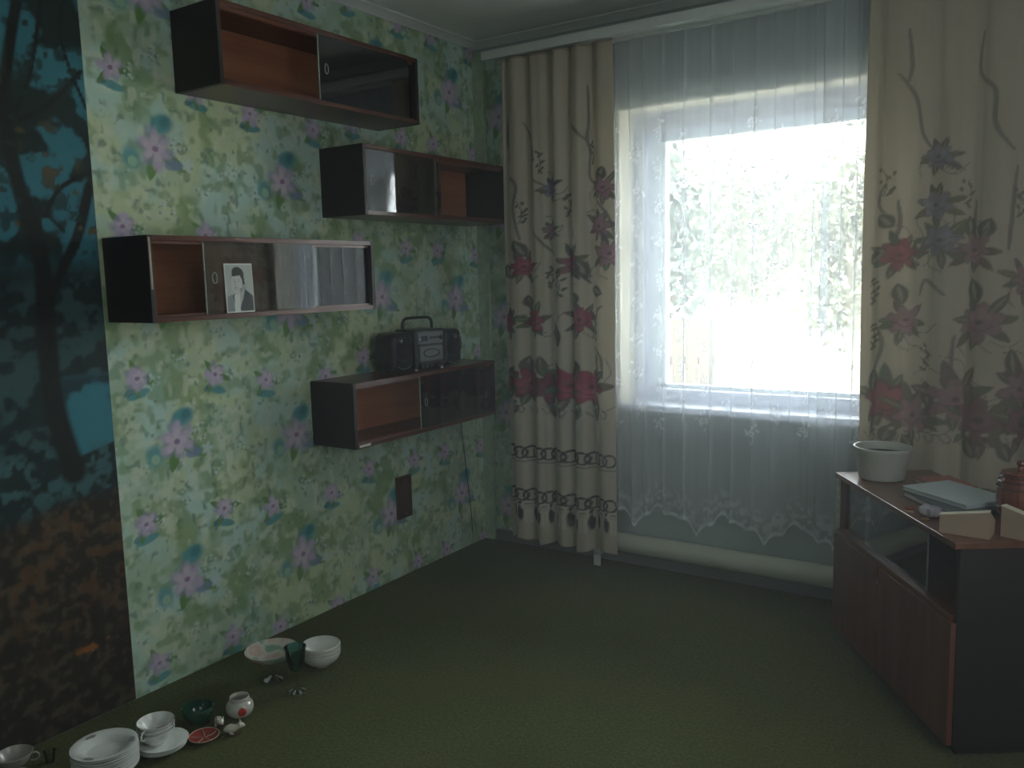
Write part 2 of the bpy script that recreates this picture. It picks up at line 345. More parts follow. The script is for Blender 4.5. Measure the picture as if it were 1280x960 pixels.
# ------------------------------------------------------------------ forest photo mural
def mural_cols(u, v):
    P = Paint(u, v, (.012, .018, .014))
    n = vnoise(u, v, 9, 11, 4); nf = vnoise(u, v, 30, 12, 3); nl = vnoise(u, v, 4, 13, 3)
    sky = sm(v, 1.36, 1.48); P.mix(sky, (.035, .20, .25)); P.mix(sm(v, 1.8, 2.4)*.5, (.03, .14, .18))
    P.mix(sm(n+.25*(v-1.75), .50, .58)*sky, (.010, .028, .024))                      # crowns
    P.mix(sm(nf, .58, .66)*sky*.8, (.012, .03, .028))
    mid = sm(v, .62, .72)*(1-sm(v, 1.36, 1.44)); P.mix(mid*.9, (.012, .03, .03)); P.mix(mid*sm(nf, .5, .62)*.8, (.03, .075, .075)); P.mix(mid*sm(nl, .5, .6)*sm(nf, .45, .6)*.6, (.05, .12, .12))
    wt = sm(u, -2.19-.0, -2.17)*(1-sm(v, 1.08, 1.10))*sm(v-.835-(u+2.16)*.25, 0, .01); P.mix(wt, (.04, .22, .27)); P.mix(wt*sm(v, .95, 1.05)*sm(n, .45, .55), (.015, .05, .06))
    P.mix(sm(nf, .5, .62)*(1-sm(v, .84, .90))*sm(v, .68, .76)*.8, (.06, .15, .16))
    gr = 1-sm(v+.05*(n-.5)-.12*(u+2.2), .66, .72); P.mix(gr, (.030, .024, .016))
    P.mix(gr*sm(nf, .48, .66)*.8*sm(v, .1, .5), (.12, .062, .028)); P.mix(gr*sm(vnoise(u, v, 55, 14, 2), .55, .7)*.6, (.11, .085, .05)); P.mix(gr*sm(nf, .60, .7)*(1-sm(np.hypot((u+2.13)/.13, (v-.225)/.035), .4, 1)), (.30, .11, .03))
    P.mix(sm(nf, .60, .68)*(1-sm(np.hypot(u+2.15, (v-1.75)/1.2), .03, .12))*.7, (.16, .10, .03))
    T = (.010, .015, .012)
    P.stroke([(-2.176, 2.49), (-2.176, 2.305), (-2.241, 2.031), (-2.269, 1.853), (-2.251, 1.657), (-2.213, 1.5), (-2.203, 1.361), (-2.211, 1.196), (-2.205, 1.003), (-2.165, .801)], [.012, .016, .020, .024, .026, .03, .034, .036, .045], T)
    for s_, w_ in (([(-2.042, 1.66), (-2.084, 1.527), (-2.137, 1.43), (-2.189, 1.337)], .018), ([(-2.184, 1.57), (-2.129, 1.654), (-2.033, 1.709)], .008), ([(-2.31, 1.72), (-2.253, 1.679)], .006), ([(-2.248, 1.845), (-2.194, 1.953), (-2.138, 2.185), (-2.1, 2.4)], .008), ([(-2.227, 1.837), (-2.142, 1.894), (-2.036, 2.003)], .008), ([(-2.183, 1.582), (-2.129, 1.525)], .005), ([(-2.03, 1.9), (-2.09, 2.1), (-2.04, 2.3)], .006), ([(-2.4, 1.0), (-2.42, 1.6), (-2.38, 2.2)], .02), ([(-2.9, .7), (-2.88, 1.6), (-2.95, 2.45)], .05), ([(-2.88, 1.5), (-2.7, 2.0), (-2.6, 2.4)], .015)):
        P.stroke(s_, w_, T)
    for k in range(60):
        x = random.uniform(-2.5, -2.04); y = random.uniform(1.45, 2.4); P.leaf((x, y), (x+random.uniform(.01, .04), y+random.uniform(-.02, .02)), .010, (.015, .04, .034) if k % 4 else (.12, .09, .03))
    return P.c
ys = np.arange(-3.0, -2.0225, .006); zs = np.linspace(.003, H-.06, 400)
Y, Z = np.meshgrid(ys, zs, indexing='ij'); u, v = Y.ravel(), Z.ravel()
co = np.stack([np.full(u.size, .0035), u, v], 1)
mur = thing('photo_mural', 'dark forest photo mural with lake and bare trees covering the left end of the wall', 'mural', (0, -2.5, 0))
co[:, 1] += 2.5
g_ = grid('printed_sheet', co, len(ys), len(zs), printed('mural_print', .6), mural_cols(u, v), mur, smooth=False)
obj('backing_paper', B((.0006, .003, -.5, ys[-1]+2.5+.0015, .002, H-.0595)), plain('mural_paper_edge', (.4, .42, .4), .8), mur)

# ------------------------------------------------------------------ window
win = struct(bpy.data.objects.new('window_1', None)); C.objects.link(win)
fy0, fy1 = .15, .21
obj('window_frame', B((WX0, WX0+.075, fy0, fy1, WZ0, WZ1), (WX1-.075, WX1, fy0, fy1, WZ0, WZ1), (WX0+.075, WX1-.075, fy0, fy1, WZ1-.10, WZ1), (WX0+.075, WX1-.075, fy0, fy1, WZ0+.03, WZ0+.085), bev=.004), PVC, win)
obj('window_sash', B((WX0+.06, WX0+.145, fy1, fy1+.05, WZ0+.07, WZ1-.08), (WX1-.145, WX1-.06, fy1, fy1+.05, WZ0+.07, WZ1-.08), (WX0+.12, WX1-.12, fy1, fy1+.05, WZ1-.135, WZ1-.08), (WX0+.12, WX1-.12, fy1, fy1+.05, WZ0+.07, WZ0+.10), bev=.003), plain('blue_white_sash_paint', (.78, .85, .90), .4), win)
obj('glass_pane', B((WX0+.143, WX1-.143, fy1+.02, fy1+.024, WZ0+.098, WZ1-.132)), thin_glass('window_glass'), win)
obj('window_sill', B((WX0+.002, WX1-.002, -.02, fy0+.01, WZ0, WZ0+.03), bev=.004), PVC, win)
obj('window_reveal', B((WX0, WX0+.012, 0, fy0, WZ0+.03, WZ1), (WX1-.012, WX1, 0, fy0, WZ0+.03, WZ1), (WX0+.012, WX1-.012, 0, fy0, WZ1-.012, WZ1)), plain('cream_reveal_paint', (.90, .85, .70), .7), win)

# ------------------------------------------------------------------ curtain rail
rail = thing('curtain_rail', 'long white two-track curtain rail under the ceiling above the window', 'curtain rail', (1.67, -.1, 2.36))
rail['label'] = 'long white curtain rail running below the ceiling across the window wall'
obj('fascia', B((-1.48, 1.67, -.112, -.104, -.010, .030), bev=.002), TRIM, rail)
obj('track', B((-1.48, 1.67, -.072, -.05, .0, .014), (-1.48, 1.67, .02, .042, .0, .014), (-1.48, 1.67, -.104, .098, .014, .022)), TRIM, rail)
for k in range(4):
    obj('bracket', B((-1.40+k*1.0-.012, -1.40+k*1.0+.012, -.09, .0995, .022, .034)), TRIM, rail)

# ------------------------------------------------------------------ drapes
CRM = (.66, .60, .48)
ROSE = (.40, .085, .12); MAU = (.40, .23, .26); OLV = (.20, .19, .13); DRK = (.055, .048, .045); PUR = (.30, .27, .36)
def flower(P, x, y, r, col, sd):
    rj = random.Random(sd); dk = tuple(c*.45 for c in col); lt = tuple(min(1, c*1.25+.04) for c in col)
    r *= 1.08
    for k in range(7):
        a = k*2*PI/7+rj.uniform(-.35, .35); L_ = rj.uniform(1.35, 1.9); P.leaf((x+.2*r*math.cos(a), y+.2*r*math.sin(a)), (x+L_*r*math.cos(a+.15), y+L_*r*math.sin(a+.15)), r*.26, tuple(c*rj.uniform(.65, 1.1) for c in OLV), (.34, .32, .24) if k % 2 else None)
    for k in range(3):
        a = rj.uniform(0, 6.3); P.stroke([(x+r*math.cos(a), y+r*math.sin(a)), (x+1.6*r*math.cos(a+.3), y+1.6*r*math.sin(a+.3)), (x+1.9*r*math.cos(a+.7), y+1.9*r*math.sin(a+.7))], .0022, OLV, .8)
    ro = rj.random()*6; P.petals(x, y, r*1.07, 6, dk, .42, ro, .08, .8, .45, sd, 1.3); P.petals(x, y, r, 6, col, .42, ro, .15, 1, .45, sd, 1.3)
    for k in range(3):
        a = rj.random()*6; P.petals(x+.25*r*math.cos(a), y+.25*r*math.sin(a), r*.55, 4, lt if k % 2 else col, .3, a, .25, .8, .3, sd+k)
    P.stroke([(x-.5*r, y-.2*r), (x, y-.45*r), (x+.5*r, y-.15*r)], .003, dk, .8)
    P.ell(x, y, r*.18, r*.14, 0, dk)
def sprig(P, x, y, n, sd):
    rj = random.Random(sd); P.stroke([(x, y), (x+.01, y+.05), (x-.004, y+.1)], .0022, OLV)
    for k in range(n): P.leaf((x+rj.uniform(-.02, .025), y+k*.1/n), (x+rj.uniform(-.03, .035), y+k*.1/n+.02), .006, tuple(c*.8 for c in OLV))
def drape_print(u, v, x0, x1, data, hem, glare_fade=0):
    P = Paint(u, v, CRM)
    P.mix(sm(vnoise(u, v*.12, 40, 21, 3), .45, .65)*.25, (.56, .49, .36))
    for p in data['stems']:
        P.stroke(p, [.002]+[.0075]*(len(p)-1)+[.003], DRK, .62); P.stroke([(a+.004, b) for a, b in p], .003, (.25, .24, .20), .8)
    for a, b in data['leaves']:
        P.leaf(a, b, .030, tuple(c*.7 for c in OLV), (.38, .36, .28))
    for i, (x, y, r, c) in enumerate(data['flowers']): flower(P, x, y, r, c, i*3+int(x0*9))
    for x, y in data['sprigs']: sprig(P, x, y, 7, int(x*100))
    # filigree under the flower band
    for k in range(int((x1-x0)/.045)):
        x = x0+.02+k*.045; P.stroke([(x, .74), (x+.02, .715), (x+.03, .735), (x+.015, .755)], .0028, (.22, .20, .18), .8); P.ell(x+.01, .76, .012, .008, .5, (.60, .55, .48))
    for zr in (hem+.435, hem+.225):
        n = int((x1-x0)/.037)
        for k in range(n+1): P.ring(x0+k*.037, zr, .027, .0050, DRK, .95)
        P.stroke([(x0, zr-.042), (x1, zr-.042)], .003, (.30, .26, .22)); P.stroke([(x0, zr-.053), (x1, zr-.053)], .0045, (.66, .62, .52))
    for k in range(int((x1-x0)/.052)+1):
        x = x0+.02+k*.052; z = hem+.165; P.ell(x, z-.03, .012, .045, 0, DRK, .3); P.ell(x, z+.018, .008, .012, 0, DRK); P.ring(x+.026, z+.006, .021, .006, (.76, .72, .60), 1); P.stroke([(x+.020, z-.01), (x+.018, z-.075)], .006, (.76, .72, .60)); P.stroke([(x+.034, z-.01), (x+.034, z-.075)], .006, (.76, .72, .60))
    P.c = P.c*(1-glare_fade)+np.array(CRM)*glare_fade  # window glare painted into the print by mixing it toward cream
    return P.c
LD = dict(stems=[[(0.302, 2.18), (0.285, 1.986), (0.311, 1.916), (0.3, 1.835), (0.341, 1.777), (0.329, 1.668), (0.351, 1.529)], [(0.365, 2.058), (0.412, 1.993), (0.435, 1.917), (0.424, 1.811), (0.487, 1.766)], [(0.703, 2.178), (0.708, 2.031), (0.7, 1.956), (0.714, 1.89), (0.712, 1.787), (0.771, 1.744)], [(0.625, 2.041), (0.692, 1.95)], [(0.741, 1.141), (0.765, 1.2), (0.792, 1.221)], [(0.732, 1.033), (0.785, 0.994), (0.791, 0.899)], [(0.756, 1.694), (0.813, 1.613), (0.842, 1.521)], [(0.426, 1.567), (0.481, 1.496), (0.537, 1.453)], [(0.633, 1.597), (0.645, 1.54), (0.624, 1.491)]],
    flowers=[(0.519, 1.75, .04, PUR), (0.515, 1.563, .036, MAU), (0.793, 1.736, .048, MAU), (0.776, 1.569, .05, MAU), (0.819, 1.451, .055, MAU), (0.364, 1.404, .048, ROSE), (0.622, 1.41, .05, (.33, .12, .15)), (0.289, 1.143, .045, ROSE), (0.424, 1.151, .055, ROSE), (0.672, 1.16, .055, ROSE), (0.29, 0.862, .06, (.22, .05, .07)), (0.383, 0.852, .072, ROSE), (0.492, 0.843, .07, (.24, .06, .09)), (0.597, 0.856, .075, (.46, .05, .10)), (0.707, 0.854, .08, (.46, .06, .11))],
    leaves=[[(0.53, 1.152), (0.56, 1.028)], [(0.638, 0.985), (0.653, 0.9)], [(0.453, 0.993), (0.468, 0.884)], [(0.378, 0.991), (0.359, 0.894)], [(0.752, 0.802), (0.743, 0.69)], [(0.506, 0.783), (0.521, 0.69)], [(0.271, 1.42), (0.278, 1.349)], [(0.325, 1.53), (0.373, 1.445)], [(0.794, 1.83), (0.771, 1.757)], [(0.369, 1.274), (0.401, 1.207)], [(0.644, 1.289), (0.65, 1.221)], [(0.72, 1.301), (0.795, 1.274)], [(.33, .78), (.30, .70)], [(.62, .77), (.66, .70)], [(.70, 1.34), (.66, 1.44)]],
    sprigs=[(.60, 1.62), (.73, 1.84), (.56, 1.26), (.70, 1.32), (.46, 1.82), (.745, .90), (.74, 1.06), (.35, 1.60), (.50, 1.30)])
RD = dict(glare_fade=.30, stems=[[(1.982, 2.199), (1.994, 2.077), (1.984, 2.018)], [(1.957, 2.048), (2.014, 1.953), (2.039, 1.837), (2.085, 1.772)], [(2.233, 2.155), (2.223, 2.026), (2.271, 1.953), (2.276, 1.836), (2.324, 1.748)], [(2.334, 1.697), (2.326, 1.547), (2.317, 1.412)], [(1.931, 1.662), (1.916, 1.591), (1.961, 1.525)], [(1.92, 1.147), (1.94, 1.073), (1.908, 0.958)], [(1.967, 1.605), (1.978, 1.515), (1.955, 1.443)], [(2.226, 1.588), (2.221, 1.502), (2.216, 1.45)], [(2.165, 1.114), (2.162, 0.987)], [(2.054, 1.259), (2.077, 1.313), (2.136, 1.258)]],
    flowers=[(2.102, 1.749, .045, PUR), (2.1, 1.579, .05, PUR), (2.117, 1.454, .055, PUR), (1.982, 1.406, .055, ROSE), (2.225, 1.415, .055, MAU), (2.006, 1.167, .055, MAU), (2.255, 1.16, .065, MAU), (2.38, 1.308, .05, MAU), (1.955, 0.865, .075, ROSE), (2.043, 0.814, .07, MAU), (2.18, 0.88, .08, MAU), (2.267, 0.811, .08, (.28, .12, .14)), (2.383, 0.926, .07, MAU), (2.40, 0.803, .07, (.28, .12, .14)), (2.52, .86, .08, ROSE), (2.66, .85, .08, MAU), (2.8, .86, .08, ROSE), (2.6, 1.4, .055, ROSE), (2.75, 1.2, .055, MAU)],
    leaves=[[(1.888, 1.372), (1.939, 1.416)], [(1.917, 1.554), (1.961, 1.506)], [(1.916, 0.987), (1.91, 0.875)], [(2.09, 0.949), (2.11, 0.837)], [(2.228, 0.755), (2.262, 0.665)], [(1.942, 0.70), (1.975, 0.78)], [(2.274, 1.526), (2.247, 1.449)], [(2.197, 1.538), (2.215, 1.448)], [(2.221, 1.32), (2.248, 1.222)], [(1.976, 1.306), (1.996, 1.222)], [(2.154, 0.997), (2.173, 0.896)], [(2.339, 1.075), (2.359, 0.96)], [(2.0, .74), (2.05, .68)], [(2.32, .74), (2.36, .66)]],
    sprigs=[(1.93, 1.62), (1.90, 1.22), (1.905, 1.05), (2.19, 1.56), (2.09, .98), (2.34, 1.52), (2.03, 1.36)])
DRAPE = printed('printed_satin_drape', .55, translucent=.28)
def drape(name, label, x0, x1, yc, amp, hem, top, data, knots, cell=.0055):
    """knots: (x, y offset) pleat profile"""
    root = thing(name, label, 'curtain', ((x0+x1)/2, yc, hem))
    us = np.arange(0, 1.00001, cell/(x1-x0)*.8); vs = np.linspace(hem, top, int((top-hem)/cell))
    U, V = np.meshgrid(us, vs, indexing='ij'); U = U.ravel(); V = V.ravel()
    X = x0+(x1-x0)*U; t = (V-hem)/(top-hem)
    ph = 2*PI*np.interp(U, [k[0] for k in knots], [k[1] for k in knots])
    am = np.interp(U, [k[0] for k in knots], [k[2] for k in knots])*amp*(1-.45*t)
    s = np.sin(ph); Yo = np.sign(s)*np.abs(s)**.75*am+.10*amp*np.sin(ph*2.7+1+2*t)*(1-.3*t)
    Xo = .012*np.cos(ph)*am/amp
    wav = .006*np.sin(V*3.1+U*9)
    vz = V+.012*np.sin(ph*.5)*np.clip(1-t*6, 0, 1)
    co = np.stack([X+Xo+wav*.6-(x0+x1)/2, Yo, vz-hem], 1)
    o = grid('fabric', co, len(us), len(vs), DRAPE, drape_print(X, V, x0, x1, data, hem, data.get('glare_fade', 0)), root)
    md = o.modifiers.new('thick', 'SOLIDIFY'); md.thickness = .0012
    # heading tape with hooks
    i = np.nonzero(np.abs(V-vs[-1]) < 1e-6)[0]
    pts = [(co[k, 0], co[k, 1], top-hem-.006) for k in i[::4]]
    obj('heading_tape', tube(pts, .005, 6), EDGE, root)
    return root
kL = [(0, 0, .6), (.12, .75, 1), (.20, 1.1, .9), (.36, 1.9, .45), (.5, 2.6, .9), (.58, 3.05, 1), (.72, 3.9, .8), (.82, 4.4, 1), (1, 4.9, .5)]
drape('left_drape', 'cream satin curtain with red flowers and dark rings hanging beside the bookshelves', .262, .845, -.164, .035, .088, 2.352, LD, kL)
kR = [(0, 0, .6), (.1, .8, 1), (.25, 1.6, .7), (.37, 2.6, 1), (.5, 3.4, .8), (.62, 4.4, 1), (.8, 5.7, .78), (1, 7.2, 1)]
drape('right_drape', 'cream satin curtain with purple and red flowers hanging behind the cabinet', 1.85, 2.95, -.118, .015, .10, 2.352, RD, kR)

# sheer
SH = bpy.data.materials.new('white_lace_tulle'); SH.use_nodes = True; nt = SH.node_tree; N = nt.nodes; L = nt.links; N.remove(N['Principled BSDF'])
a = N.new('ShaderNodeAttribute'); a.attribute_name = 'print'
df = N.new('ShaderNodeBsdfDiffuse'); df.inputs[0].default_value = (.80, .84, .88, 1); tl = N.new('ShaderNodeBsdfTranslucent'); tl.inputs[0].default_value = (.80, .84, .88, 1)
m1 = N.new('ShaderNodeMixShader'); m1.inputs[0].default_value = .17; L.new(df.outputs[0], m1.inputs[1]); L.new(tl.outputs[0], m1.inputs[2])
tr = N.new('ShaderNodeBsdfTransparent'); m2 = N.new('ShaderNodeMixShader'); L.new(a.outputs['Fac'], m2.inputs[0]); L.new(tr.outputs[0], m2.inputs[1]); L.new(m1.outputs[0], m2.inputs[2])
L.new(m2.outputs[0], N['Material Output'].inputs[0])
def sheer():
    root = thing('sheer_curtain', 'white translucent lace curtain with scalloped hem covering the window', 'curtain', (1.35, -.062, .2))
    x0, x1, hem, top = .74, 1.93, .195, 2.36
    # cloth path with a few narrow folded-over pleats
    folds = [.80, .868, .93, 1.02, 1.12, 1.235, 1.33, 1.42, 1.50, 1.575, 1.655, 1.70, 1.76, 1.815, 1.87]
    path = [(x0, 0)]; rj = random.Random(3)
    for i, f in enumerate(folds):
        wf = .030 if i == 11 else rj.uniform(.003, .006)
        path += [(f, .006), (f+wf*.55, .002), (f-wf*.45, -.004), (f+wf*.6, -.008), (f+.02+wf, .002)]
    path.append((x1, 0)); P2 = catmull(path, 5)
    xs = np.array([p[0] for p in P2]); yy = np.array([p[1] for p in P2]); d = np.r_[0, np.cumsum(np.hypot(np.diff(xs), np.diff(yy)))]
    s = np.arange(0, d[-1], .005); X1 = np.interp(s, d, xs); Y1 = np.interp(s, d, yy)+.006*np.sin(np.interp(s, d, xs)*21)
    vs = np.linspace(0, 1, 420); Sg, T = np.meshgrid(s, vs, indexing='ij'); Sg = Sg.ravel(); T = T.ravel()
    X = np.repeat(X1, len(vs)); Yv = np.repeat(Y1, len(vs))
    bot = hem+.085*np.abs(np.sin(PI*(X-.88)/.30))**.8*(1+.2*np.sin(X*40))+.02*np.abs(np.sin(PI*(X-.88)/.075))
    bot = np.maximum(bot, .20)
    Zv = bot+(top-bot)*T
    co = np.stack([X-1.35, Yv*(1.0-.3*T)+.004*np.sin(Zv*4+X*8), Zv-.2], 1)
    al = np.full(X.size, .42); Pp = Paint(X, Zv, (0, 0, 0))
    for k in range(int((x1-x0)/.105)+1):
        for j in range(9):
            cx = x0+.05+k*.105; cz = .70+j*.16+(.08 if k % 2 else 0)+.02*math.sin(k*5)
            if cz > 1.98: continue
            g = random.Random(k*31+j)
            for q in range(9):
                a_ = g.uniform(0, 2*PI); rr = g.uniform(.008, .030); x = cx+rr*math.cos(a_); z = cz+rr*1.4*math.sin(a_)
                Pp.leaf((x, z), (x+g.uniform(-.02, .02), z+g.uniform(-.025, .025)), .0065, (1, 1, 1))
            Pp.petals(cx, cz, .017, 5, (1, 1, 1), .4, g.random()*6, .2); Pp.ell(cx, cz, .005, .005, 0, (0, 0, 0))
            Pp.stroke([(cx, cz-.05), (cx+.01, cz-.02), (cx, cz+.05)], .002, (1, 1, 1))
    lace = Pp.c[:, 0]
    bd = 1-sm(Zv-bot, .012, .02); nz = vnoise(X, Zv, 60, 31, 2)
    al = al+.30*lace+.4*bd+.2*sm(nz, .5, .56)*(1-sm(Zv-bot, .07, .15))
    al += .06*(vnoise(X*0+Sg, Zv*0, 60, 33, 2)-.5)
    al = np.clip(al, 0, .92)
    cols = np.repeat(al[:, None], 3, 1)
    grid('tulle', co, len(s), len(vs), SH, cols, root)
sheer()

# ------------------------------------------------------------------ heating pipe
pp = thing('heating_pipe', 'thick greenish white steel heating pipe running low along the window wall', 'heating pipe', (1.4, -.055, .115))
PIPE = plain('old_cream_pipe_paint', (.62, .66, .54), .4, var=.12, scale=8)
obj('pipe', tube([(-1.15, 0, 0), (-1.12, 0, 0), (1.2, 0, 0), (1.25, 0, 0)], [.03, .045, .045, .03], 28), PIPE, pp, True)
for x in (-.69, 1.0):
    obj('support_leg', B((x-.017, x+.017, -.062, -.048, -.115, .0), (x-.017, x+.017, -.062, .040, -.062, -.05), bev=.003), TRIM, pp)

# ------------------------------------------------------------------ wall shelves
def shelf(name, y0, w_, z0, h, panes, label, light=False, inner=None, frontal=.235):
    D = frontal; t = .016
    r = thing(name, label, 'bookshelf', (0, y0, z0), 0, 'glass fronted bookshelves on the floral wall')
    wd = WOOD
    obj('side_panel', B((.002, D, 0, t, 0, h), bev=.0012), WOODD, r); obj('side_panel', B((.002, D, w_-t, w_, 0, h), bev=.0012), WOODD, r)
    obj('top_panel', B((.002, D, t, w_-t, h-t, h), bev=.0012), wd, r); obj('bottom_panel', B((.002, D, t, w_-t, 0, t), bev=.0012), wd, r)
    obj('back_panel', B((.002, .008, t, w_-t, t, h-t)), inner or WOODI, r)
    obj('glass_track', B((D-.030, D-.024, t, w_-t, t, t+.006), (D-.018, D-.013, t, w_-t, t, t+.006), (D-.030, D-.024, t, w_-t, h-t-.009, h-t), (D-.018, D-.013, t, w_-t, h-t-.009, h-t)), wood('track_wood', (.10, .03, .015), (.2, .07, .03)), r)
    for k, (a, b_) in enumerate(panes):
        x = D-.023 if k % 2 else D-.012
        g = obj('glass_pane', B((x, x+.004, a, b_, t+.001, h-t-.001)), GLASS, r)
        obj('glass_edge', B((x-.0003, x+.0043, a-.0012, a+.0012, t+.001, h-t-.001)), plain('ground_glass_edge', (.45, .52, .47), .3), g)
        obj('finger_grip', tube([(x+.006, a+.035+.009*math.cos(q*PI/6), h*.5+.018*math.sin(q*PI/6)) for q in range(12)], .0012, 6, closed=True), plain('etched_grip', (.5, .55, .52), .4), g)
    return r
s1 = shelf('wall_bookshelf', -1.712, .985, 1.992, .262, [(.44, .93), (.47, .955)], 'topmost long brown bookshelf with sliding glass, under the ceiling')
s2 = shelf('wall_bookshelf', -1.075, .975, 1.612, .268, [(.02, .46), (.05, .50)], 'brown bookshelf with glass at its left half, touching the curtain, second from top')
s3 = shelf('wall_bookshelf', -2.013, .975, 1.248, .262, [(.20, .66), (.50, .955)], 'brown bookshelf holding a portrait photo behind its glass, lowest on the left')
s4 = shelf('wall_bookshelf', -1.188, .955, .708, .258, [(.41, .90), (.44, .935)], 'lowest brown bookshelf with the black stereo standing on it')
obj('edge_highlight_strip', B((.2352, .2364, .003, .0095, .10, .255)), EDGE, s3)  # pale strip added to paint the highlight along the front edge
obj('paper_sticker', B((.2352, .2358, .022, .085, .004, .0135)), plain('white_sticker_paper', (.75, .72, .64), .6), s4)

# portrait card
def portrait():
    w_, h = .112, .160; nu, nv = 70, 100
    us = np.linspace(0, 1, nu); vs = np.linspace(0, 1, nv); U, V = np.meshgrid(us, vs, indexing='ij'); U = U.ravel(); V = V.ravel()
    P = Paint(U, V, (.42, .46, .42)); P.mix(sm(U, .2, 1)*.25, (.30, .34, .31))
    D = (.025, .035, .03); SKN = (.50, .52, .48); SHD = (.16, .18, .17)
    P.poly([(.05, .03), (.10, .28), (.25, .36), (.42, .42), (.70, .47), (.92, .36), (1.0, .30), (.98, .03)], (.05, .06, .055))
    P.poly([(.02, .02), (.06, .33), (.22, .37), (.30, .2), (.26, .02)], (.22, .25, .23))
    P.poly([(.28, .02), (.30, .36), (.45, .42), (.70, .50), (.60, .28), (.48, .10), (.50, .02)], (.60, .63, .60))
    P.poly([(.50, .42), (.72, .52), (.72, .40), (.60, .30), (.50, .12)], (.10, .12, .11), .4)
    P.ell(.42, .58, .235, .20, 1.35, SKN, .12); P.poly([(.30, .45), (.55, .40), (.66, .55), (.60, .65)], SKN)
    P.ell(.58, .52, .09, .17, -.4, SHD, .6, .75); P.ell(.70, .60, .045, .06, 0, SKN, .3)
    P.ell(.47, .80, .225, .135, -.15, D, .1); P.poly([(.24, .74), (.30, .82), (.66, .80), (.71, .56), (.64, .58), (.56, .74)], D)
    P.poly([(.25, .735), (.54, .76), (.61, .66), (.60, .50), (.28, .50)], SKN)
    for ex in (.325, .485): P.ell(ex, .665, .045, .009, 0, D, .5, .8); P.ell(ex, .632, .028, .010, 0, D, .6, .8)
    P.stroke([(.37, .64), (.345, .565), (.39, .55)], .012, SHD, .7); P.stroke([(.33, .50), (.38, .508), (.44, .50)], .010, SHD); P.stroke([(.33, .47), (.40, .465)], .012, (.36, .38, .35))
    P.mix(((U < .035) | (U > .975) | (V < .03) | (V > .975))*1., (.62, .66, .60))
    r = thing('portrait_photo', 'small black and white portrait photo of a dark-haired person in a suit', 'photo', (.2325, -1.742, 1.2650))
    lean = .004
    co = np.stack([-V*lean+.0010, U*w_, V*h], 1)
    grid('photo_print', co, nu, nv, printed('photo_paper', .35), P.c, r, smooth=False)
    bm = B((-.0006, .0004, 0, w_, 0, h))
    for v_ in bm.verts: v_.co.x -= lean*v_.co.z/h
    obj('card', bm, plain('photo_card', (.6, .63, .57), .6), r)
portrait()

# ------------------------------------------------------------------ stereo
BLK = plain('black_plastic', (.018, .022, .022), .32, var=.1); BLK2 = plain('charcoal_plastic', (.030, .037, .040), .28, var=.1); MESH = plain('speaker_cloth', (.012, .014, .014), .8, bump=.6, scale=400)
GRAYP = plain('grey_plastic', (.15, .17, .175), .3); SIL = plain('bright_plastic', (.6, .63, .62), .3)
def stereo():
    r = thing('portable_stereo', 'black portable cassette stereo with carrying handle standing on the lowest bookshelf', 'stereo', (.137, -.665, .966), -math.radians(9))
    # local: x front, y along width
    W_, D, Hh = .40, .15, .185
    def rbox(y0, y1, x0, x1, z0, z1, bv, bul=0, seg=4):
        bm = B((x0, x1, y0, y1, z0, z1)); bmesh.ops.bevel(bm, geom=bm.edges[:], offset=bv, segments=seg, affect='EDGES', profile=.5); return bm
    obj('body', rbox(-.08, .09, -.075, .066, .008, .178, .012), BLK2, r, True)
    for s_ in (-1, 1):
        y0, y1 = (-.202, -.082) if s_ < 0 else (.092, .205)
        sp_ = obj('speaker', rbox(y0, y1, -.070, .060, .008, .170, .026, seg=6), BLK, r, True)
        yc = (y0+y1)/2
        obj('speaker_grille', lathe([(0, .0), (.044, .001), (.047, -.003)], 32).__class__ and _disc(yc, .0605, .098, .043), MESH, sp_, True)
        obj('speaker_ring', tube([(.0615, yc+.046*math.cos(q*PI/16), .098+.050*math.sin(q*PI/16)) for q in range(32)], .0028, 8, closed=True), BLK2, sp_, True)
        obj('bass_port', tube([(.062, yc-.036+.072*q/8, .028-.012*math.sin(PI*q/8)) for q in range(9)], .0035, 8), GRAYP, sp_, True)
        obj('tweeter', _disc(yc+.012*s_, .0625, .135, .009), GRAYP, sp_, True)
    obj('cassette_door', rbox(-.062, .072, .060, .074, .040, .108, .006), GRAYP, r, True)
    obj('cassette_window', tube([(.075, .004+.045*math.cos(q*PI/12), .075+.017*math.sin(q*PI/12)) for q in range(24)], .0025, 6, closed=True), BLK, r, True)
    obj('tuner_panel', rbox(-.068, .078, .060, .070, .115, .168, .004), GRAYP, r, True)
    for k in range(4): obj('slider', B((.070, .073, -.048+k*.009, -.043+k*.009, .128, .150)), BLK, r)
    obj('tuning_scale', B((.070, .0712, -.002, .055, .135, .146)), BLK, r); obj('tuning_knob', _disc(.066, .074, .14, .010), BLK2, r, True)
    obj('play_mark', B((.070, .0715, -.062, -.055, .134, .140)), SIL, r)
    obj('key_row', B(*[(.062, .078, -.058+k*.022, -.039+k*.022, .012, .030) for k in range(6)], bev=.0015), BLK, r)
    for y in (-.066, .082): obj('foot', tube([(.05, y, .0), (.05, y, .011)], .007, 10), SIL, r, True)
    for y in (-.15, .15): obj('foot', tube([(-.04, y, .0), (-.04, y, .012)], .009, 10), BLK, r, True)
    pts = catmull([(-.01, -.085, .165), (-.01, -.083, .205), (-.01, -.070, .222), (-.01, -.045, .226), (-.01, .045, .226), (-.01, .070, .222), (-.01, .083, .205), (-.01, .085, .165)], 5)
    obj('handle', tube(pts, .0065, 10), BLK, r, True)
